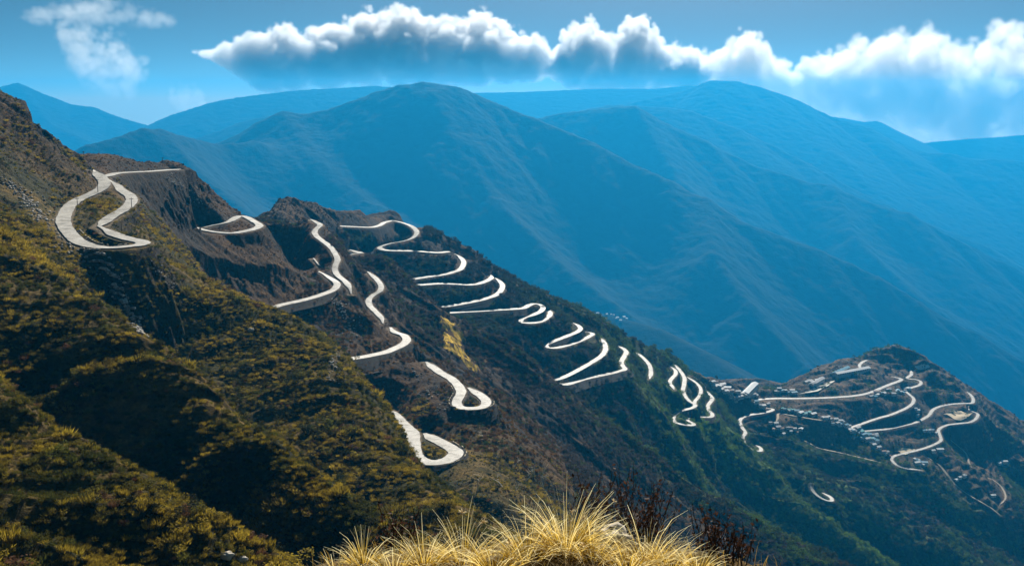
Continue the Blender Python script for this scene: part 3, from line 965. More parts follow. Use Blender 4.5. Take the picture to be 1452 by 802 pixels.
# near slope
x, y, z, rd, sx_, sy_, r = area_points(int(90000 * SCRUB), 75, 565, 101)
n1 = fbm(x / 34, y / 34, 3, 201, 0.6)
n2 = fbm(x / 11, y / 11, 2, 203, 0.6)
keep = (rd > 1.0) & (np.hypot(sx_, sy_) < 2.4) & (r.uniform(0, 1, len(x)) < np.clip(0.75 + 0.9 * n1, 0.25, 1)) & view_cull(x, y, z)
x, y, z, n1, n2 = (q[keep] for q in (x, y, z, n1, n2))
m = len(x)
t = smooth01(0.40 + 0.6 * n1 + 0.7 * n2 + r.normal(0, .22, m))[:, None]
hue = np.array([.31, .235, .028]) * t + np.array([.078, .086, .014]) * (1 - t)
dry = (r.uniform(0, 1, m) < 0.10)[:, None]
hue = np.where(dry, np.array([.12, .062, .03]), hue) * r.uniform(.55, 1.3, (m, 1))
hue = np.where((r.uniform(0, 1, m) < .28 - .3 * n1)[:, None], np.array([.022, .026, .009]), hue)
sc = np.exp(r.normal(.08, .38, m)) * (0.85 + 0.6 * np.clip(n1, -.6, .9))
far_small = np.clip((np.hypot(x, y) - 380) / 100, 0, 1)
sc = sc * (1 - 0.25 * far_small)
pick = np.where(t[:, 0] > .55, r.choice([0, 1, 2], m), r.choice([0, 2, 3, 3, 4, 5], m))
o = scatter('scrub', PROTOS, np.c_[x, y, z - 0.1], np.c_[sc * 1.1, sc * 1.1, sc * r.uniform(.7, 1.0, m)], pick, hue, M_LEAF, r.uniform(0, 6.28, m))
for (n_, r0, r1, sd, smin, smax) in ((16000, 70, 230, 111, .5, 1.25), (16000, 200, 400, 112, .6, 1.4)):
    x, y, z, rd, sx_, sy_, r = area_points(int(n_ * SCRUB), r0, r1, sd, -0.46, 0.12)
    keep = (rd > 1.0) & view_cull(x, y, z) & (r.uniform(0, 1, len(x)) < .85)
    x, y, z = (q[keep] for q in (x, y, z))
    m = len(x)
    t = smooth01(0.5 + 0.5 * fbm(x / 34, y / 34, 3, 201, 0.6) + 0.6 * fbm(x / 11, y / 11, 2, 203, 0.6) + r.normal(0, .25, m))[:, None]
    hue = (np.array([.31, .235, .028]) * t + np.array([.055, .062, .012]) * (1 - t)) * r.uniform(.5, 1.25, (m, 1))
    sc = r.uniform(smin, smax, m)
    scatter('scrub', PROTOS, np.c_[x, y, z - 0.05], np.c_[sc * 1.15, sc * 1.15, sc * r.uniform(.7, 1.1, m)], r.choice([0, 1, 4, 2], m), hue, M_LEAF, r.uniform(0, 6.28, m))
# spurs and the dark valley sides
x, y, z, rd, sx_, sy_, r = area_points(int(85000 * SCRUB), 500, 1080, 102)
n1 = fbm(x / 60, y / 60, 3, 211, 0.6)
u, v = project(x, y, z)
inscar = in_poly(u, v, SCAR)
rock = (np.hypot(sx_, sy_) > 1.35)
keep = (rd > 1.5) & ~inscar & (~rock | (r.uniform(0, 1, len(x)) < .45)) & (r.uniform(0, 1, len(x)) < np.clip(0.7 + 0.9 * n1, 0.15, 1)) & view_cull(x, y, z)
x, y, z, n1 = (q[keep] for q in (x, y, z, n1))
m = len(x)
crest_l = (x < -120) & (y < 760)
s1 = np.clip((760 - np.hypot(x, y)) / 160, 0, 1)[:, None] * (x < 30)[:, None]
grey = np.array([.052, .042, .036]) * (r.uniform(.6, 1.35, (m, 1)))
warm = np.array([.115, .066, .024]) * (r.uniform(.5, 1.3, (m, 1)))
grn = np.array([.045, .070, .016])
hue = grey * (1 - s1) + warm * s1
hue = np.where(crest_l[:, None], warm, hue)
isg = (r.uniform(0, 1, m) < 0.08 + 0.22 * (n1 > .25))[:, None] & ((y > 480) & ~crest_l)[:, None]
hue = np.where(isg, grn * r.uniform(.7, 1.3, (m, 1)), hue)
sc = r.uniform(1.6, 4.0, m) * (1 - .4 * s1[:, 0]) * np.where(crest_l, .4, 1.0)
sc = np.minimum(sc, np.clip((bil(LIM, x, y, GX0, GY0, RS) - z) * 1.0, 1.0, 99))
u, v = project(x, y, z)
knob = (u > 335) & (u < 560) & (v < 330) & (y > 800)
sc = np.where(knob, sc * .42, sc)
hue = np.where(knob[:, None], np.array([.045, .036, .024]) * r.uniform(.6, 1.3, (m, 1)), hue)
pick = np.where(isg[:, 0], r.integers(2, 4, m), r.choice([0, 1, 4, 4, 3], m))
scatter('brushwood', PROTOS, np.c_[x, y, z - 0.15], np.c_[sc, sc, sc * r.uniform(.7, 1.05, m)], pick, hue, M_LEAF, r.uniform(0, 6.28, m))
# green forest of the lower spurs and the hill beyond
x, y, z, rd, sx_, sy_, r = area_points(int(88000 * SCRUB), 850, 2100, 103)
n1 = fbm(x / 90, y / 90, 3, 221, 0.6)
vill = smooth01((y - 1430) / 90.0) * (z > -560)
crestg = smooth01((x + 20) / 200)
keep = (rd > 2.5) & (r.uniform(0, 1, len(x)) < np.clip(0.85 + 0.8 * n1 - 0.78 * vill, 0.06, 1)) & view_cull(x, y, z)
x, y, z, n1, vill, crestg = (q[keep] for q in (x, y, z, n1, vill, crestg))
u, v = project(x, y, z)
kn = ~((u > 335) & (u < 600) & (v < 335))
x, y, z, n1, vill, crestg = (q[kn] for q in (x, y, z, n1, vill, crestg))
m = len(x)
g1 = smooth01(0.3 + 0.9 * n1 + 0.35 * (crestg - .4) + r.normal(0, .2, m))[:, None]
g1 = g1 * (0.35 + 0.65 * crestg[:, None])
glow = np.exp(-(line_dist(x, y, LIT_GREEN_CRESTS) / 36.0) ** 2)[:, None] * r.uniform(.6, 1, (m, 1))
g1 = np.maximum(g1, glow)
hue = ((np.array([.060, .105, .014]) + np.array([.05, .09, .0]) * glow) * g1 + np.array([.034, .029, .022]) * (1 - g1)) * r.uniform(.6, 1.35, (m, 1))  # painted sunlight lifts the leaf green along the crests
sc = r.uniform(3.0, 6.8, m) * (1 - .35 * vill)
sc = np.minimum(sc, np.clip((bil(LIM, x, y, GX0, GY0, RS) - z) * 1.0, 1.2, 99))
pick = np.where(g1[:, 0] > .4, r.choice([2, 3, 5], m), r.choice([0, 1, 4, 3], m))
scatter('woodland', PROTOS, np.c_[x, y, z - 0.3], np.c_[sc, sc, sc * r.uniform(.8, 1.15, m)], pick, hue, M_LEAF, r.uniform(0, 6.28, m))
# ------------------------------------------------------------------ clouds beyond the haze
def vapour_mat(col=(0.86, 0.875, 0.90, 1)):
    m, nt = new_mat('cloud_vapour')
    g = G(nt)
    vs = g.n('ShaderNodeVolumePrincipled', {'Color': col, 'Density': 1.0, 'Anisotropy': CLOUD_G})
    g.out(vol=vs.outputs[0])
    m.cycles.volume_step_rate = CLOUD_STEP
    return m


M_VAP = vapour_mat()  # vapour greyed so its colour carries the shade of the cloud bellies
M_VAP_WHITE = vapour_mat((0.965, 0.97, 0.975, 1))  # whiter copy for the clouds that look brighter lit


def cloud(name, label, Y, prof, depth, dens, seed, amp=1.0, nscale=520.0, soft=0.22, vox=20.0, wispy=0.55, mat=None):
    """prof: (u, v of the top, v of the foot); the profile is swept through the depth and billowed with noise into a density grid"""
    mat = mat or M_VAP
    T = np.array([pt(u, t, Y) for u, t, b in prof])
    B = np.array([pt(u, b, Y) for u, t, b in prof])
    x = T[:, 0]
    zt, zb = T[:, 2], B[:, 2]
    org = np.array([0.5 * (x[0] + x[-1]), Y, 0.5 * (zt.max() + zb.min())])
    W = x[-1] - x[0]
    ng = bpy.data.node_groups.new('cloud_density', 'GeometryNodeTree')
    ng.interface.new_socket('Geometry', in_out='INPUT', socket_type='NodeSocketGeometry')
    ng.interface.new_socket('Geometry', in_out='OUTPUT', socket_type='NodeSocketGeometry')
    ng.nodes.new('NodeGroupInput')
    go = ng.nodes.new('NodeGroupOutput')
    g = G(ng)
    tc = g.n('GeometryNodeInputPosition').outputs[0]
    X, Yc, Z = g.n('ShaderNodeSeparateXYZ', {0: tc}).outputs
    xn = g.math('ADD', g.math('DIVIDE', X, W), 0.5, clamp=True)
    zti, zbi = zt - org[2], zb - org[2]
    zmin, zmax = zbi.min(), zti.max()

    def curve(vals):
        nd = g.n('ShaderNodeFloatCurve', {1: xn})
        c = nd.mapping.curves[0]
        pts = [((xx - x[0]) / W, (v - zmin) / (zmax - zmin)) for xx, v in zip(x, vals)]
        c.points[0].location, c.points[1].location = pts[0], pts[-1]
        for p in pts[1:-1]:
            c.points.new(*p)
        nd.mapping.update()
        return g.math('ADD', g.math('MULTIPLY', nd.outputs[0], zmax - zmin), zmin)
    ct, cb = curve(zti), curve(zbi)
    zc = g.math('MULTIPLY', g.math('ADD', ct, cb), 0.5)
    hh = g.math('MAXIMUM', g.math('MULTIPLY', g.math('SUBTRACT', ct, cb), 0.5), 20.0)
    qz = g.math('DIVIDE', g.math('SUBTRACT', Z, zc), hh)
    qy = g.math('DIVIDE', Yc, depth)
    q = g.math('SQRT', g.math('ADD', g.math('MULTIPLY', qz, qz), g.math('MULTIPLY', qy, qy)))
    ends = g.math('MINIMUM', g.math('MULTIPLY', xn, 7.0), g.math('MULTIPLY', g.math('SUBTRACT', 1.0, xn), 9.0))
    base = g.math('SUBTRACT', g.math('MINIMUM', 1.0, ends), q)
    mp = g.n('ShaderNodeVectorMath', {0: tc, 1: (seed * 733.1, seed * 211.7, seed * 97.3)}, operation='ADD').outputs[0]
    n1 = g.noise(mp, 1 / nscale, 6, 0.62)
    v1 = g.n('ShaderNodeTexVoronoi', {'Vector': mp, 'Scale': 1 / (nscale * .42)}, feature='F1').outputs['Distance']
    v2 = g.n('ShaderNodeTexVoronoi', {'Vector': mp, 'Scale': 1 / (nscale * .17)}, feature='F1').outputs['Distance']
    v1 = g.math('MULTIPLY', v1, v1)
    v2 = g.math('MULTIPLY', v2, v2)
    v3 = g.n('ShaderNodeTexVoronoi', {'Vector': mp, 'Scale': 1 / (nscale * .085)}, feature='F1').outputs['Distance']
    v3 = g.math('MULTIPLY', v3, v3)
    bump_ = g.math('ADD', g.math('MULTIPLY', g.math('SUBTRACT', 0.25, v1), 1.0), g.math('MULTIPLY', g.math('SUBTRACT', 0.25, v2), 0.4))
    bump_ = g.math('ADD', bump_, g.math('MULTIPLY', g.math('SUBTRACT', 0.25, v3), 0.12))
    pert = g.math('ADD', bump_, g.math('MULTIPLY', g.math('SUBTRACT', n1, 0.5), wispy))
    calm = g.math('MULTIPLY_ADD', qz, 0.4, 0.8, clamp=True)
    f = g.math('ADD', base, g.math('MULTIPLY', g.math('MULTIPLY', pert, amp), calm))
    sm = g.n('ShaderNodeMapRange', {0: f, 1: 0.0, 2: soft, 3: 0.0, 4: dens}, interpolation_type='SMOOTHSTEP')
    lo = (-W * .52, -depth * 1.4, zmin - 0.25 * (zmax - zmin) - 60)
    hi = (W * .52, depth * 1.4, zmax + 0.25 * (zmax - zmin) + 60)
    vc = g.n('GeometryNodeVolumeCube', {'Density': sm.outputs[0], 'Min': lo, 'Max': hi, 'Resolution X': int((hi[0] - lo[0]) / vox), 'Resolution Y': int((hi[1] - lo[1]) / (vox * 1.7)), 'Resolution Z': int((hi[2] - lo[2]) / vox)})
    st = g.n('GeometryNodeSetMaterial', {0: vc.outputs[0], 'Material': mat})
    ng.links.new(st.outputs[0], go.inputs[0])
    vd = bpy.data.volumes.new(name)
    vd.materials.append(mat)
    o = bpy.data.objects.new(name, vd)
    COL.objects.link(o)
    o.location = org
    md = o.modifiers.new('vapour', 'NODES')
    md.node_group = ng
    o['label'], o['category'], o['group'] = label, 'cloud', 'clouds over the mountains'
    return o


if CLOUDS:
    CY = 14800
    cloud('cloud', 'long grey-bellied cumulus bank with white crest above the broad blue mountain', CY,
      [(268,66,84),(300,60,96),(345,52,116),(365,50,128),(390,42,132),(420,38,130),(455,40,127),(480,34,125),(520,20,124),(558,13,124),(590,17,124),(615,30,124),(640,34,123),(678,24,122),(705,30,121),(735,42,121),(765,50,120),(800,58,118),(820,76,114)], 560, 0.010, 1, amp=1.05, nscale=640, soft=0.16)
    cloud('cloud', 'pair of tall white cumulus towers in the middle of the cloud row', CY + 100,
      [(762,84,122),(785,58,128),(812,36,130),(834,29,131),(852,38,131),(866,54,131),(880,42,131),(902,26,131),(922,38,131),(942,58,130),(965,66,130),(1000,78,128),(1016,88,124)], 480, 0.0095, 2, amp=1.0, nscale=520, soft=0.16)
    cloud('cloud', 'low bright white cloud bank over the far right summit', CY + 300,
      [(925,86,126),(965,70,132),(1020,72,138),(1036,58,140),(1056,46,140),(1076,54,141),(1092,74,144),(1112,84,148),(1150,80,158),(1200,78,172),(1250,84,180),(1280,100,180)], 480, 0.0055, 3, mat=M_VAP_WHITE, amp=1.05, nscale=520, soft=0.2)
    cloud('cloud', 'large soft grey and white cloud hanging at the right edge', CY - 500,
      [(1140,100,116),(1190,70,140),(1225,52,170),(1270,46,188),(1312,44,200),(1335,54,206),(1352,72,214),(1378,62,230),(1400,46,228),(1430,38,212),(1460,42,200),(1500,40,190),(1560,60,170)], 640, 0.0045, 4, mat=M_VAP_WHITE, soft=0.3, amp=1.1, nscale=760)
    cloud('cloud', 'thin ragged wisp of grey cloud trailing down at the upper left', CY - 200,
      [(70,-6,70),(95,10,112),(120,20,135),(150,40,158),(175,60,150),(195,78,130),(215,60,100)], 260, 0.0022, 5, amp=1.5, wispy=1.5, soft=0.8, nscale=380)
    cloud('cloud', 'thin flat veil of pale cloud along the top left corner', CY + 200,
      [(10,20,34),(60,6,40),(110,-6,38),(160,-4,42),(210,8,44),(265,24,44)], 260, 0.0012, 6, amp=1.5, wispy=1.5, soft=0.9, nscale=420)
    cloud('cloud', 'small faint puff of cloud above the left blue ridge', CY - 100,
      [(235,128,150),(250,118,160),(266,120,166),(282,124,164),(296,142,156)], 150, 0.0016, 7, amp=1.5, wispy=1.5, soft=0.7, nscale=230)
# ------------------------------------------------------------------ things
def tag(o, label, cat, group=None):
    o['label'], o['category'] = label, cat
    if group:
        o['group'] = group
    return o


def empty(name, loc, rz=0.0):
    o = bpy.data.objects.new(name, None)
    COL.objects.link(o)
    o.location = loc
    o.rotation_euler = (0, 0, rz)
    return o


class MB:
    def __init__(s):
        s.V, s.F, s.T, s.MI = [], [], [], []
        s.mi = 0

    def quad(s, a, b, c, d, tone=(0.5,) * 4):
        k = len(s.V)
        s.V += [a, b, c, d]
        s.T += list(tone)
        s.F.append((k, k + 1, k + 2, k + 3))
        s.MI.append(s.mi)

    def box(s, c, h):
        x, y, z = c
        a, b, d = h
        P = [(x + i * a, y + j * b, z + k * d) for k in (-1, 1) for j in (-1, 1) for i in (-1, 1)]
        for f in ((0, 2, 3, 1), (4, 5, 7, 6), (0, 1, 5, 4), (1, 3, 7, 5), (3, 2, 6, 7), (2, 0, 4, 6)):
            s.quad(*[P[i] for i in f])

    def tube(s, pts, rad, n=6):
        pts = [np.array(p, float) for p in pts]
        rings = []
        for i, p in enumerate(pts):
            d = pts[min(i + 1, len(pts) - 1)] - pts[max(i - 1, 0)]
            d /= np.linalg.norm(d) + 1e-9
            u = np.cross(d, [0.31, 0.17, 0.93] if abs(d[2]) < .9 else [1, 0.1, 0])
            u /= np.linalg.norm(u)
            v = np.cross(d, u)
            rings.append([p + rad[i] * (math.cos(6.2832 * k / n) * u + math.sin(6.2832 * k / n) * v) for k in range(n)])
        for a, b in zip(rings[:-1], rings[1:]):
            for k in range(n):
                s.quad(a[k], a[(k + 1) % n], b[(k + 1) % n], b[k])

    def build(s, name, mats, parent=None, tone=False, smooth=False):
        mats = mats if isinstance(mats, list) else [mats]
        o = mesh_obj(name, s.V, s.F, mats[0], parent, smooth)
        for m in mats[1:]:
            o.data.materials.append(m)
        if len(mats) > 1:
            o.data.polygons.foreach_set('material_index', np.array(s.MI, np.int32))
        if tone:
            add_attr(o, 'tone', s.T)
        return o


def stone_wall_mat():
    m, nt = new_mat('dry_stone_masonry')
    g = G(nt)
    tc = g.n('ShaderNodeTexCoord').outputs['Object']
    mp = g.n('ShaderNodeMapping', {'Vector': tc, 'Scale': (1, 1, 1.8)}).outputs[0]
    v = g.n('ShaderNodeTexVoronoi', {'Vector': mp, 'Scale': 1.5}, feature='F1')
    e = g.n('ShaderNodeTexVoronoi', {'Vector': mp, 'Scale': 1.5}, feature='DISTANCE_TO_EDGE').outputs['Distance']
    f = g.noise(tc, 0.4, 4, 0.6)
    c = g.ramp(f, [(0.3, (.02, .017, .013)), (0.7, (.055, .047, .037))])
    c = g.mix(0.35, c, v.outputs['Color'], 'MULTIPLY')
    c = g.mix(g.math('LESS_THAN', e, 0.06), c, (.02, .018, .015))
    g.out(g.bsdf(c, 0.95, 0.1, g.bump(e, 0.8, 0.2)))
    return m


M_WALL = stone_wall_mat()
M_PARA = plain('pale_parapet_stone', (.34, .28, .19), 0.35, 1.2)


def retaining_wall(key, f0, f1, H, label, parapet=True):
    hw, L = RL[key]
    i0, i1 = int(f0 * (len(L) - 1)), int(f1 * (len(L) - 1))
    P = L[i0:i1 + 1:2]
    t = np.gradient(P[:, :2], axis=0)
    t /= np.linalg.norm(t, axis=1)[:, None]
    nr = np.stack([-t[:, 1], t[:, 0]], 1)
    gxx = bil(BASE, P[:, 0] + 9, P[:, 1]) - bil(BASE, P[:, 0] - 9, P[:, 1])
    gyy = bil(BASE, P[:, 0], P[:, 1] + 9) - bil(BASE, P[:, 0], P[:, 1] - 9)
    side = -1.0 if np.sum(nr[:, 0] * gxx + nr[:, 1] * gyy) > 0 else 1.0
    prof = [(0.15, 0.02), (1.75, 0.0)]
    o_, h_ = 1.8, 0.0
    while h_ < H:
        h_ = min(H, h_ + 2.2)
        o_ += 0.57 * 2.2 - 0.35
        prof.append((o_, -h_))
        o_ += 0.70
        prof.append((o_, -h_ - 0.05))
    prof += [(0.15, -H)]
    n = len(prof)
    endf = np.clip(np.minimum(np.arange(len(P)), np.arange(len(P))[::-1]) / 5.0, 0.25, 1)
    org = P[len(P) // 2]
    V = []
    for k, p in enumerate(P):
        for o2, h2 in prof:
            w = hw + (o2 if h2 > -0.5 else 1.8 + (o2 - 1.8) * endf[k])
            q = p[:2] + side * nr[k] * w
            V.append((q[0] - org[0], q[1] - org[1], p[2] - org[2] - (0.30 if p[1] > 900 else 0.06) + h2 * (endf[k] if h2 < -.5 else 1)))
    Fc = [(k * n + j, k * n + (j + 1) % n, (k + 1) * n + (j + 1) % n, (k + 1) * n + j) for k in range(len(P) - 1) for j in range(n)]
    r_ = empty('retaining_wall', org)
    tag(r_, label, 'wall', 'retaining walls under the road bends')
    mesh_obj('masonry', V, Fc, M_WALL, r_)
    if parapet:
        b = MB()
        rg = np.random.default_rng(len(label))
        for k in range(0, len(P) - 1, 1):
            if rg.uniform() < .22:
                continue
            a_ = P[k][:2] + side * nr[k] * (hw + 1.25)
            b_ = P[k + 1][:2] + side * nr[k + 1] * (hw + 1.25)
            c_ = a_ + (b_ - a_) * 0.72
            z0 = P[k][2] - org[2] - 0.1
            hh = rg.uniform(.35, .7)
            d_ = side * nr[k] * .38
            A0, B0 = np.r_[a_ - org[:2], z0], np.r_[c_ - org[:2], z0]
            D3 = np.r_[d_, 0]
            U = np.array([0, 0, hh])
            b.quad(A0, B0, B0 + U, A0 + U)
            b.quad(A0 + D3, A0 + D3 + U, B0 + D3 + U, B0 + D3)
            b.quad(A0 + U, B0 + U, B0 + D3 + U, A0 + D3 + U)
            b.quad(A0, A0 + U, A0 + D3 + U, A0 + D3)
            b.quad(B0, B0 + D3, B0 + D3 + U, B0 + U)
        b.build('parapet', M_PARA, r_)
    return r_


for a in [
    ('A1', .58, .82, 9, 'tall stepped stone retaining wall under the wide upper left hairpin'),
    ('D', .04, .36, 4, 'dark wall below the small closed loop of road beside the upper left cliff'),
    ('E2', .25, .97, 3.4, 'dark wall below the straight road running left from the upper middle bend'),
    ('G', .30, .97, 7, 'dark wall below the nose shaped bend left of the yellow landslide'),
    ('Y1', .42, .80, 8, 'dark wall below the small hairpin loop right under the yellow landslide'),
    ('Z1', .40, .84, 9, 'grey coursed stone wall under the nearest hairpin above the golden grass'),
    ('I2', .50, .97, 5, 'low dark wall below the second leg of the switchbacks on the crest'),
    ('J', .38, .90, 5, 'low dark wall below the leftmost closed bend of the switchbacks'),
    ('J2', .45, .98, 5, 'low dark wall below the leg that ends above the yellow landslide'),
    ('K', .02, .42, 5, 'long low dark wall below the straightest switchback leg right of the landslide'),
    ('L', .25, .62, 4, 'short low wall below the small narrow hairpin in mid ridge'),
    ('M', .36, .78, 6, 'dark wall below the large lower hairpin of the ridge switchbacks'),
    ('O2', .42, .70, 5, 'dark wall below the coiled hairpins just left of the village'),
    ('P', .10, .40, 4, 'dark wall below the bend leading down from the village'),
]:
    retaining_wall(*a, parapet=a[0] in ('A1', 'Y1', 'Z1'))

# poles along the top road
M_POLE = plain('weathered_wood_pole', (.07, .055, .045), 0.3, 4)
M_SIGN = plain('dark_sign_paint', (.04, .03, .03), 0.2, 4)
for u, v, px, Y0, Y1, lab in [
    (105, 207, 14, 470, 560, 'utility pole on the skyline at the head of the dark left slope'),
    (118, 207, 9, 480, 570, 'short utility pole on the skyline beside the upper road stub'),
    (172, 215, 13, 560, 660, 'leaning utility pole on the brown mound above the straight road'),
    (231, 235, 12, 590, 700, 'utility pole near the outer end of the straight crest road'),
    (139, 274, 20, 440, 520, 'tall pole at the roadside on the upper part of the wide hairpin'),
    (110, 294, 14, 430, 500, 'pole on the inner left curve of the wide hairpin'),
    (187, 297, 16, 450, 520, 'pole at the outer corner of the inner road ramp'),
    (157, 318, 14, 440, 510, 'pole at the lower end of the inner road ramp'),
    (174, 357, 21, 405, 450, 'tall pole at the outer edge above the stepped stone wall')]:
    p = hit(u, v, Y0, Y1)
    h = max(3.6, px * p[1] / F_PX)
    r_ = empty('utility_pole', p, 0.3)
    tag(r_, lab, 'pole', 'poles along the upper road')
    b = MB()
    ln = 0.12 * h if 'leaning' in lab else 0.0
    b.tube([(0, 0, -.4), (ln * .5, 0, h * .5), (ln, 0, h)], [.15, .13, .10], 8)
    b.build('post', M_POLE, r_, smooth=True)
    b = MB()
    b.box((ln, 0, h - .45), (.75, .06, .07))
    b.box((ln - .65, 0, h - .28), (.05, .05, .1))
    b.box((ln + .65, 0, h - .28), (.05, .05, .1))
    b.build('crossarm', M_POLE, r_)
p = hit(260, 239, 600, 700)
r_ = empty('road_sign', p)
tag(r_, 'small dark sign on a post at the outer tip of the straight crest road', 'sign')
b = MB()
b.tube([(0, 0, -.3), (0, 0, 2.4)], [.07, .06], 6)
b.build('post', M_POLE, r_)
b = MB()
b.box((0, 0, 2.35), (.55, .04, .5))
b.build('board', M_SIGN, r_)

# ------------------------------------------------------------------ the village on the hill
ROOFS = {'white': plain('white_tin_roof', (.55, .56, .55), .15, .5, .5), 'blue': plain('blue_tin_roof', (.16, .30, .38), .2, .5, .5),
         'green': plain('teal_tin_roof', (.10, .30, .28), .2, .5, .5), 'rust': plain('rusty_tin_roof', (.26, .17, .12), .3, .5, .7), 'grey': plain('grey_slate_roof', (.36, .36, .36), .2, .5, .6)}
M_HW = plain('limewashed_wall', (.42, .39, .34), .2, 1)
M_DK = plain('dark_opening', (.03, .03, .03), .1, 1)


def house_mb(w, d, h, rh, mi_roof=1):
    b = MB()
    b.mi = 0
    b.box((0, 0, h / 2 - .6), (w / 2, d / 2, h / 2 + .6))
    b.mi = 1
    e = .45
    A, B, C, D = (-w/2-e, -d/2-e, h), (w/2+e, -d/2-e, h), (w/2+e, d/2+e, h), (-w/2-e, d/2+e, h)
    R0, R1 = (-w/2-e, 0, h + rh), (w/2+e, 0, h + rh)
    b.quad(A, B, R1, R0)
    b.quad(C, D, R0, R1)
    b.mi = 0
    b.quad((-w/2, -d/2, h), (-w/2, 0, h + rh * .92), (-w/2, 0, h + rh * .92), (-w/2, d/2, h))
    b.quad((w/2, -d/2, h), (w/2, d/2, h), (w/2, 0, h + rh * .92), (w/2, 0, h + rh * .92))
    b.mi = 2
    for k in range(max(2, int(w / 2.2))):
        x = -w / 2 + (k + .5) * w / max(2, int(w / 2.2))
        b.box((x, -d / 2 - .01, h * .5), (.4, .03, .5 if k else .8))
    return b


PROTO_H = {}
for cname, rm in ROOFS.items():
    for q, (w_, d_) in enumerate(((6, 4.5), (9, 5.5))):
        o = house_mb(w_, d_, 2.9, 1.3).build('house', [M_HW, rm, M_DK])
        PROTO_H[(cname, q)] = [o, False]
CLUST = [  # u0, v0, u1, v1, spread v, count, colours, where
    (1010, 545, 1048, 567, 6, 34, ('white', 'grey', 'white', 'rust'), 'in the saddle at the left end of the village'),
    (1052, 560, 1074, 567, 4, 7, ('white', 'white', 'grey'), 'at the village junction in the saddle'),
    (1068, 573, 1090, 578, 3, 6, ('white', 'blue', 'grey'), 'inside the bend below the village junction'),
    (1100, 556, 1130, 559, 3, 9, ('grey', 'white', 'blue'), 'above the long straight village road'),
    (1140, 546, 1166, 541, 3, 7, ('white', 'grey'), 'beside the pale parade ground'),
    (1108, 583, 1152, 590, 2.5, 12, ('green', 'blue', 'green', 'white'), 'in the row along the lower village path'),
    (1164, 593, 1204, 606, 4, 13, ('white', 'grey', 'blue'), 'between the lower path and the hairpin'),
    (1204, 614, 1246, 626, 7, 30, ('blue', 'white', 'green', 'grey', 'blue'), 'in the dense cluster under the left village hairpin'),
    (1232, 566, 1262, 556, 4, 10, ('grey', 'rust', 'blue', 'white'), 'on the terraces left of the winding road'),
    (1266, 560, 1290, 553, 4, 9, ('white', 'white', 'blue'), 'inside the upper curve of the winding road'),
    (1090, 606, 1136, 615, 8, 12, ('grey', 'rust', 'white'), 'scattered on the brown slope below the path'),
    (1236, 632, 1262, 646, 5, 9, ('white', 'grey', 'rust'), 'on the ridge edge left of the lower loop'),
    (1294, 652, 1312, 660, 4, 8, ('white', 'blue', 'white'), 'inside the lower road loop'),
    (1296, 583, 1302, 590, 4, 3, ('white',), 'below the bend of the middle village road'),
    (1308, 616, 1330, 612, 3, 4, ('blue', 'white'), 'left of the steep road under the sports field'),
    (1354, 682, 1368, 678, 2, 3, ('white',), 'alone beside the descending track'),
    (1404, 706, 1410, 704, 2, 2, ('white', 'grey'), 'at the end of the descending track'),
    (1416, 658, 1424, 657, 2, 2, ('white',), 'on the terraces at the far right'),
    (1322, 641, 1333, 640, 1, 2, ('white',), 'just right of the lower apron'),
]
rg = np.random.default_rng(44)
for u0, v0, u1, v1, sv, n, cols, where in CLUST:
    for k in range(n):
        t_ = (k + rg.uniform(.15, .85)) / n
        p = hit(u0 + (u1 - u0) * t_ + rg.normal(0, 1.2), v0 + (v1 - v0) * t_ + rg.uniform(-sv, sv), 1330, 2080, 500)
        cn = cols[k % len(cols)]
        q = int(rg.uniform() < .35)
        pr = PROTO_H[(cn, q)]
        o = pr[0] if not pr[1] else pr[0].copy()
        if pr[1]:
            COL.objects.link(o)
        pr[1] = True
        o.location = p + np.array([0, 0, .3])
        o.rotation_euler = (0, 0, rg.normal(.35, .35))
        s_ = rg.uniform(.7, 1.15)
        o.scale = (s_, s_, s_)
        size = 'longer' if q else 'small'
        cw = {'white': 'white', 'blue': 'blue', 'green': 'teal', 'rust': 'rusty', 'grey': 'grey'}[cn]
        tag(o, f'{size} {cw} roofed house {where}', 'house', 'houses ' + where)
for pr in PROTO_H.values():
    if not pr[1]:
        bpy.data.objects.remove(pr[0])


def long_hall(ua, va, ub, vb, d, h, roof, label):
    a, b_ = hit(ua, va, 1500, 2000), hit(ub, vb, 1500, 2000)
    w_ = float(np.linalg.norm((b_ - a)[:2]))
    c_ = 0.5 * (a + b_)
    r_ = empty('long_hall', (c_[0], c_[1], max(a[2], b_[2]) - 1.0), math.atan2(b_[1] - a[1], b_[0] - a[0]))
    tag(r_, label, 'building')
    m = MB()
    m.box((0, 0, h / 2 - 2), (w_ / 2, d / 2, h / 2 + 2))
    m.build('wall', M_HW, r_)
    m = MB()
    e = .6
    for s_ in (-1, 1):
        m.quad((-w_/2-e, s_ * (d/2+e), h), (w_/2+e, s_ * (d/2+e), h), (w_/2+e, 0, h+2.2), (-w_/2-e, 0, h+2.2))
        m.quad((s_ * w_/2, -d/2, h + .02), (s_ * w_/2, d/2, h + .02), (s_ * w_/2, 0, h+2), (s_ * w_/2, 0, h+2))
    m.build('roof', ROOFS[roof], r_)
    for k in range(int(w_ / 5)):
        m = MB()
        m.box((-w_ / 2 + 2.5 + 5 * k, -d / 2 - .02, h * .55), (.9, .05, .7))
        m.build('window', M_DK, r_)


long_hall(1184, 536, 1231, 523, 9, 3.6, 'white', 'very long white roofed hall on the bench under the hilltop')
long_hall(1180, 532, 1202, 526, 7, 3.2, 'blue', 'long blue roofed hall just behind the long white one')
long_hall(1150, 548, 1166, 543, 7, 3.2, 'grey', 'grey roofed hall at the upper left of the parade ground')
long_hall(1056, 561, 1070, 563, 9, 4.5, 'white', 'large white hall at the left end of the straight village road')


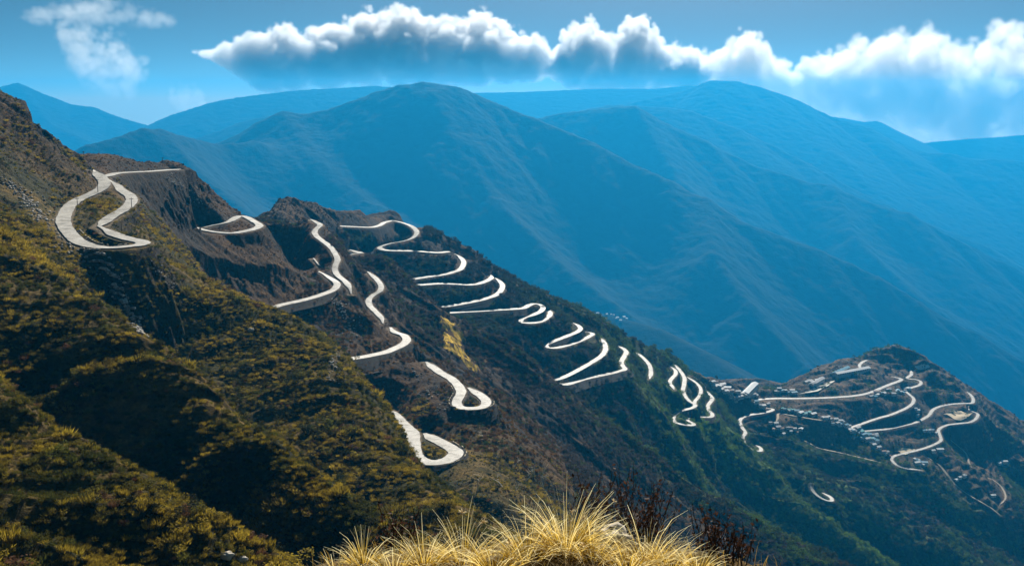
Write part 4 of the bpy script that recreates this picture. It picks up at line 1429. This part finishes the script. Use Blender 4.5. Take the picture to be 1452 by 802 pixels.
def pad(name, quad_uv, mat, n=8):
    V = []
    for j in range(n + 1):
        for i in range(n + 1):
            a, b_ = i / n, j / n
            uv = [(1 - b_) * ((1 - a) * quad_uv[0][k] + a * quad_uv[1][k]) + b_ * ((1 - a) * quad_uv[3][k] + a * quad_uv[2][k]) for k in (0, 1)]
            p = hit(uv[0], uv[1], 1400, 2000)
            V.append(p)
    V = np.array(V)
    A_ = np.c_[V[:, :2], np.ones(len(V))]
    cf = np.linalg.lstsq(A_, V[:, 2], rcond=None)[0]
    V[:, 2] = np.maximum(A_ @ cf, V[:, 2]) + .45
    setk(mesh_obj(name, V, grid_faces(n + 1, n + 1), mat), 'structure')


M_SAND = plain('bare_sandy_ground', (.52, .42, .27), .12, .06)
M_PAVE = plain('pale_concrete_ground', (.5, .47, .4), .15, .06)
pad('ground_sports_field', [(1336, 588), (1353, 581), (1379, 588.5), (1362, 597.5)], M_SAND)
pad('ground_parade', [(1133, 560.5), (1160, 556), (1184, 541), (1166, 545)], M_PAVE)
pad('ground_yard', [(1297, 521), (1310, 516.5), (1319, 521), (1305, 527)], M_PAVE)
pad('ground_apron', [(1267, 640), (1281, 634.5), (1298, 638), (1284, 645)], M_SAND)

# far valley hamlet
rg = np.random.default_rng(9)
Hv, Av, Yv = MTN_GRID['valley']
o0 = house_mb(9, 7, 4, 2).build('house', [M_HW, ROOFS['white'], M_DK])
for k in range(30):
    u = 778 + 112 * (k + rg.uniform(0, 1)) / 30
    yw = 4150 + rg.uniform(0, 120)
    aw = (u - CU) / F_PX / ray(u, 440)[1] / (CP + (CV - 440) / F_PX * SP)
    fi = np.clip((aw - Av[0]) / (Av[1] - Av[0]), 0, len(Av) - 1.01)
    fj = np.clip((yw - Yv[0]) / (Yv[1] - Yv[0]), 0, len(Yv) - 1.01)
    i_, j_ = int(fi), int(fj)
    z_ = Hv[j_:j_ + 2, i_:i_ + 2].max()
    o = o0 if k == 0 else o0.copy()
    if k:
        COL.objects.link(o)
    o.location = (aw * yw, yw, z_ + .5)
    o.rotation_euler = (0, 0, rg.uniform(-.6, .6))
    s_ = rg.uniform(.6, 1.5)
    o.scale = (s_, s_, s_)
    tag(o, 'tiny pale house of the hamlet on the blue valley ridge', 'house', 'houses of the valley hamlet')

# ------------------------------------------------------------------ trees one can tell apart
M_BARK = plain('pale_dead_bark', (.66, .60, .50), .3, 2)
M_TRUNK = plain('dark_trunk', (.05, .035, .025), .3, 2)


def branch(b, p, d, L, r, depth, rg):
    pts, rad = [p], [r]
    q = np.array(p, float)
    dd = np.array(d, float)
    for k in range(4):
        dd = dd + rg.normal(0, .22, 3)
        dd /= np.linalg.norm(dd)
        q = q + dd * L / 4
        pts.append(q.copy())
        rad.append(r * (1 - .2 * (k + 1)))
    b.tube(pts, rad, 5)
    if depth:
        for k in range(rg.integers(2, 4)):
            i = rg.integers(1, 5)
            nd = dd * .6 + rg.normal(0, .6, 3) + np.array([0, 0, .25])
            nd /= np.linalg.norm(nd)
            branch(b, pts[i], nd, L * rg.uniform(.4, .65), rad[i] * .65, depth - 1, rg)


for k, (u, v, h, lean, lab) in enumerate([
    (677, 697, 8.5, (.12, 0), 'upright pale bare tree on the slope right of the nearest hairpin'),
    (690, 624, 6, (-.8, .2), 'leaning dead trunk at the shaded slope below the small hairpin'),
    (722, 658, 9.5, (-1.6, .1), 'long pale dead trunk sloping left in the dark gully'),
    (728, 662, 6, (.7, 0), 'short pale dead branch tree beside the long sloping trunk'),
    (770, 690, 9, (.05, 0), 'tall pale bare tree at the right edge of the dark gully'),
    (745, 682, 6, (.5, .2), 'forked bare tree in the middle of the dead tree group'),
    (729, 697, 5.5, (.8, 0), 'low bent bare tree above the golden grass'),
    (712, 690, 5.5, (-.5, 0), 'thin bare tree leaning left above the grass'),
    (757, 672, 5, (-.2, 0), 'small bare tree left of the tall one')]):
    rg = np.random.default_rng(300 + k)
    p = hit(u, v, 385, 620)
    o_ = empty('bare_tree', p)
    tag(o_, lab, 'tree', 'dead trees by the nearest hairpin')
    b = MB()
    d = np.array([lean[0], lean[1], 1.0])
    d /= np.linalg.norm(d)
    branch(b, (0, 0, -.3), d, h, .26, 0, rg)
    b.build('trunk', M_BARK, o_, smooth=True)
    b = MB()
    for j in range(4):
        nd = d * .5 + rg.normal(0, .6, 3) + np.array([0, 0, .2])
        nd /= np.linalg.norm(nd)
        branch(b, d * h * rg.uniform(.35, .85), nd, h * rg.uniform(.3, .5), .13, 1, rg)
    b.build('branches', M_BARK, o_, smooth=True)


def leafy_mat(name, col, tr=.35):
    m, nt = new_mat(name)
    g = G(nt)
    tone = g.n('ShaderNodeAttribute', attribute_name='tone').outputs['Fac']
    c = g.ramp(tone, [(0, tuple(.5 * x for x in col)), (1, tuple(min(1, 1.5 * x) for x in col))])
    d = g.bsdf(c, .7, .15)
    t = g.n('ShaderNodeBsdfTranslucent', {'Color': c}).outputs[0]
    g.out(g.n('ShaderNodeMixShader', {0: tr, 1: d, 2: t}).outputs[0])
    return m


M_DARKLEAF = leafy_mat('dark_needles', (.02, .032, .014))
for k, (u, v, Y, h, lab) in enumerate([
    (769.5, 434, 1105, 7.5, 'single dark tree on the crest above the small closed hairpin'),
    (1016, 548, 1600, 8, 'dark tree on the skyline at the left end of the village'),
    (1082, 560, 1640, 7, 'dark tree behind the houses at the village junction'),
    (399, 321, 760, 3.2, 'lone bush on the sunlit knoll beside the dark rounded hill')]):
    p = hit(u, v, Y - 90, Y + 160)
    o_ = empty('bush' if 'bush' in lab else 'dark_tree', p)
    tag(o_, lab, 'bush' if 'bush' in lab else 'tree')
    b = MB()
    b.tube([(0, 0, -.5), (.1, 0, h * .4), (0, 0, h * .8)], [.22, .16, .06], 6)
    b.build('trunk', M_TRUNK, o_)
    v_, f_, t_ = proto_leafy(260, 70 + k, 1.3, .2, 7)
    cr = mesh_obj('crown', v_ * np.array([h * .62, h * .62, h * .72]) + np.array([0, 0, h * .12]), f_, M_DARKLEAF, o_)
    add_attr(cr, 'tone', t_)

# ------------------------------------------------------------------ scree and boulders
STONES = [proto_stone(k) for k in range(5)]
pts, sz = [], []
rg = np.random.default_rng(77)
for line, n, spread, s0, s1 in SCREE_LINES:
    P_ = np.array(line, float)
    d_ = np.r_[0, np.cumsum(np.linalg.norm(np.diff(P_, axis=0), axis=1))]
    for k in range(n):
        s_ = rg.uniform(0, d_[-1])
        u, v = np.interp(s_, d_, P_[:, 0]) + rg.normal(0, spread * .7), np.interp(s_, d_, P_[:, 1]) + rg.normal(0, spread * .7)
        p = hit(u, v, 250, 720, 400)
        if bil(RD, p[0], p[1], GX0, GY0, RS) > .8:
            pts.append(p)
            sz.append(1.05 * rg.uniform(s0, s1) ** 1.8 + .12)
pts, sz = np.array(pts), np.array(sz)


def stone_mat():
    m, nt = new_mat('pale_scree_stone')
    g = G(nt)
    at = g.n('ShaderNodeAttribute', attribute_name='hue', attribute_type='INSTANCER').outputs['Color']
    g.out(g.bsdf(at, .85, .25))
    return m


m_ = len(pts)
scatter('scree', STONES, pts, np.c_[sz * 1.3, sz, sz] * 1.5, rg.integers(0, 5, m_), np.array([.38, .345, .30]) * rg.uniform(.3, 1.25, (m_, 1)), stone_mat(), rg.uniform(0, 6.28, m_))

# ------------------------------------------------------------------ the grassy knoll in front
def knoll_z(x, y):
    z = -2.98 - 0.035 * (x - .1) ** 2 - 0.035 * (x - .2) ** 4 * .5 + .10 * (7.0 - y)
    z = z - 0.30 * np.clip(y - 7.1, 0, None) ** 2 - .9 * np.clip(y - 8.2, 0, None)
    return z + .05 * gnoise(x * 1.7, y * 1.7, 3) + .03 * gnoise(x * 5, y * 5, 4)


KX, KY = np.meshgrid(np.linspace(-7, 7.5, 190), np.linspace(.6, 13, 170))
kn, nt = new_mat('dry_turf_soil')
g = G(nt)
tc = g.n('ShaderNodeTexCoord').outputs['Object']
f = g.noise(tc, 9, 6, .7)
g.out(g.bsdf(g.ramp(f, [(.3, (.02, .013, .005)), (.55, (.09, .055, .015)), (.75, (.2, .12, .03))]), .95, .1, g.bump(f, .8, .03)))
setk(mesh_obj('ground_knoll', np.stack([KX, KY, knoll_z(KX, KY)], -1).reshape(-1, 3), grid_faces(*KX.shape), kn, smooth=True), 'structure')


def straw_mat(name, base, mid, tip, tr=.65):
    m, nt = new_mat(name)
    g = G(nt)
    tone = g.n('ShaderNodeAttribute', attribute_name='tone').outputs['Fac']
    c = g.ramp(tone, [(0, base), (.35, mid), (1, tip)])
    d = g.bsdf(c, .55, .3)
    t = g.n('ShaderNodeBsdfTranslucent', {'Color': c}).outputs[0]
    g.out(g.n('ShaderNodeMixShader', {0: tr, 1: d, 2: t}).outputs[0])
    return m


M_STRAW = straw_mat('straw_blades', (.08, .04, .004), (.60, .40, .05), (1.0, .92, .56))  # straw colour, foot darkened to paint the shade between tufts
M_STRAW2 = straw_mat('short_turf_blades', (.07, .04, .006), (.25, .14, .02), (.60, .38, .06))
M_HEAD = straw_mat('seed_fluff', (.35, .22, .08), (.55, .40, .2), (.9, .78, .5))
M_RED = leafy_mat('russet_leaves', (.07, .032, .018))
M_TWIG = plain('dark_twig', (.06, .035, .025), .3, 20)


def blade(b, p, d, L, w, rg, droop, t0=0.0):
    q = np.array(p, float)
    dd = np.array(d, float)
    dd /= np.linalg.norm(dd)
    sd = np.cross(dd, rg.normal(0, 1, 3))
    sd /= np.linalg.norm(sd) + 1e-9
    n = 4
    out = np.array([dd[0], dd[1], 0])
    prev = (q - sd * w / 2, q + sd * w / 2)
    tv = rg.uniform(-.12, .12)
    for k in range(n):
        dd = dd + out * droop * .28 - np.array([0, 0, droop * .16 * (k + .3)])
        dd /= np.linalg.norm(dd)
        q = q + dd * L / n
        ww = w * (1 - (k + 1) / n * .82)
        cur = (q - sd * ww / 2, q + sd * ww / 2)
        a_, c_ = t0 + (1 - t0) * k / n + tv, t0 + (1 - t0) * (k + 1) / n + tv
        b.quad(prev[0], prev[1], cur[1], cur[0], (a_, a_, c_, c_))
        prev = cur
    return q


TUS = [  # u, northing, blade length, spread, blades, label
    (432, 7.0, .22, .10, 160, 'lowest straw tussock at the left end of the foreground grass'),
    (468, 6.9, .28, .13, 260, 'short pale tussock second from the left end of the grass'),
    (508, 7.1, .33, .15, 320, 'wiry upright tussock left of the drooping seed heads'),
    (552, 6.8, .36, .16, 360, 'pale tangled tussock below the dark gully'),
    (598, 7.0, .42, .16, 420, 'dense straw tussock directly left of the seed heads'),
    (655, 7.1, .50, .17, 420, 'tussock with fluffy drooping seed heads'),
    (700, 6.8, .44, .17, 420, 'golden tussock between the seed heads and the tallest tussock'),
    (748, 7.0, .50, .18, 520, 'golden tussock left of the tallest one'),
    (806, 7.1, .62, .20, 760, 'tallest and brightest golden tussock with feathery tips'),
    (846, 7.0, .48, .16, 360, 'arching tussock close to the left of the pale rock'),
    (898, 6.9, .42, .16, 360, 'tussock just right of the pale rock'),
    (926, 7.1, .56, .17, 520, 'tall tussock with loose white tips right of the pale rock'),
    (962, 7.0, .40, .16, 360, 'spreading tussock at the right with blades falling outward'),
    (1000, 6.9, .28, .13, 220, 'short tussock beside the russet twigs at the right end'),
    (726, 6.2, .30, .16, 300, 'short tussock nearest to the camera at the bottom edge'),
    (868, 6.25, .28, .16, 260, 'low tussock at the bottom edge in front of the pale rock'),
    (618, 6.3, .28, .16, 260, 'low tussock at the bottom edge under the seed heads')]
for k, (u, Y, Lb, sp_, nb, lab) in enumerate(TUS):
    rg = np.random.default_rng(500 + k)
    x0 = (u - CU) / F_PX * Y / 0.985
    z0 = float(knoll_z(np.array(x0), np.array(Y)))
    o_ = empty('grass_tussock', (x0, Y, z0))
    tag(o_, lab, 'grass', 'straw tussocks in the foreground')
    b = MB()
    hb = MB()
    for j in range(int(nb * 0.55)):
        a_, s_ = rg.uniform(0, 6.283), math.sqrt(rg.uniform(0, 1))
        p = (.52 * sp_ * s_ * math.cos(a_), .52 * sp_ * s_ * math.sin(a_), -.03)
        lean = .15 + .55 * s_ + rg.normal(0, .08)
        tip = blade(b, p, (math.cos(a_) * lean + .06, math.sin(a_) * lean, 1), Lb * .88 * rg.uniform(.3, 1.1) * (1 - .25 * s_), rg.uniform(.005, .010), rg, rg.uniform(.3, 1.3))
        if ('seed heads' in lab and 'fluffy' in lab and rg.uniform() < .09) or ('feathery' in lab and rg.uniform() < .05):
            for h_ in range(14):
                dv = rg.normal(0, 1, 3)
                dv /= np.linalg.norm(dv)
                blade(hb, tip + dv * .004, dv + np.array([0, 0, .4]), .03 if 'fluffy' in lab else .022, .005, rg, .2)
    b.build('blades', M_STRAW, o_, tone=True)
    if hb.V:
        hb.build('seed_heads', M_HEAD, o_, tone=True)
b = MB()
rg = np.random.default_rng(901)
for j in range(2600):
    Y = rg.uniform(5.2, 8.4)
    x0 = rg.uniform(-2.3, 2.7)
    n_ = float(gnoise(np.array(x0 * 1.6), np.array(Y * 1.6), 9))
    if rg.uniform() > .6 + n_:
        continue
    a_ = rg.uniform(0, 6.283)
    lean = rg.uniform(.1, .9)
    p = (x0, Y, float(knoll_z(np.array(x0), np.array(Y))) - .01)
    blade(b, p, (math.cos(a_) * lean, math.sin(a_) * lean, 1), rg.uniform(.06, .20), rg.uniform(.004, .008), rg, rg.uniform(.2, 1))
b.build('grass', M_STRAW2, tone=True)['kind'] = 'stuff'

for k, (u, Y, h, lab) in enumerate([
    (842, 7.9, .60, 'russet twiggy shrub behind the tallest golden tussock'),
    (893, 8.0, .62, 'russet shrub with red leaves behind the pale rock'),
    (936, 8.1, .58, 'rightmost red leaved shrub behind the loose white tips'),
    (1012, 7.4, .36, 'dark russet shrub at the right end of the grass'),
    (1046, 7.3, .30, 'low russet sprig at the far right of the foreground'),
    (560, 7.5, .36, 'small russet sprig behind the pale tangled tussock')]):
    rg = np.random.default_rng(640 + k)
    x0 = (u - CU) / F_PX * Y / .985
    z0 = float(knoll_z(np.array(x0), np.array(Y)))
    o_ = empty('twiggy_shrub', (x0, Y, z0))
    tag(o_, lab, 'shrub', 'russet shrubs in the foreground')
    b, lf = MB(), MB()
    for j in range(26):
        a_ = rg.uniform(0, 6.283)
        ln_ = rg.uniform(.1, .55)
        d = np.array([math.cos(a_) * ln_, math.sin(a_) * ln_, 1.0])
        q = np.array([rg.normal(0, .05), rg.normal(0, .05), -.03])
        L_ = h * rg.uniform(.6, 1.05)
        P_ = [q + d * L_ * t_ + rg.normal(0, .012, 3) for t_ in (0, .35, .7, 1)]
        b.tube(P_, [.004, .0035, .003, .0015], 4)
        for m_ in range(11):
            t_ = rg.uniform(.35, 1)
            c_ = q + d * L_ * t_ + rg.normal(0, .022, 3)
            u_ = rg.normal(0, 1, 3)
            u_ /= np.linalg.norm(u_)
            w_ = np.cross(u_, rg.normal(0, 1, 3))
            w_ /= np.linalg.norm(w_)
            s_ = rg.uniform(.010, .022)
            tn = rg.uniform(0, 1)
            lf.quad(c_ - u_ * s_, c_ + w_ * s_ * .45, c_ + u_ * s_, c_ - w_ * s_ * .45, (tn,) * 4)
    b.build('twigs', M_TWIG, o_)
    lf.build('leaves', M_RED, o_, tone=True)


def boulder(p, s, label, mat, seed, group=None):
    rg = np.random.default_rng(seed)
    nu, nv = 26, 16
    V = []
    for j in range(nv):
        ph = math.pi * (j + .3) / (nv - .4)
        for i in range(nu):
            th = 2 * math.pi * i / nu
            d = np.array([math.sin(ph) * math.cos(th), math.sin(ph) * math.sin(th), math.cos(ph)])
            q = 1 + .28 * float(gnoise(np.array(d[0] * 1.7 + seed), np.array(d[1] * 1.7 + d[2] * 2.1), seed)) + .10 * float(gnoise(np.array(d[0] * 5 + seed), np.array(d[1] * 5 + d[2] * 4.7), seed + 1))
            V.append(d * q * np.array(s))
    Fc = [(j * nu + i, j * nu + (i + 1) % nu, (j + 1) * nu + (i + 1) % nu, (j + 1) * nu + i) for j in range(nv - 1) for i in range(nu)]
    o = mesh_obj('rock', V, Fc, mat)
    o.location = p
    tag(o, label, 'rock', group)


M_ROCKP = plain('pale_rock', (.52, .46, .38), .3, 9, .8)
x0 = (872 - CU) / F_PX * 7.2 / .985
boulder((x0, 7.25, float(knoll_z(np.array(x0), np.array(7.25))) + .06), (.17, .12, .13), 'pale rock half buried among the golden tussocks', M_ROCKP, 3)
for k, (u, v, s_, lab) in enumerate([(322, 797, .9, 'white stone at the bottom edge below the dark gully'), (345, 800, .6, 'smaller white stone at the bottom edge right of the larger one'),
                                     (356, 470, 1.0, 'pale boulder on the scrub spur under the straight road')]):
    p = hit(u, v, 90, 520)
    boulder(p + np.array([0, 0, .4]), (s_, s_ * .8, s_ * .7), lab, M_ROCKP, 20 + k)
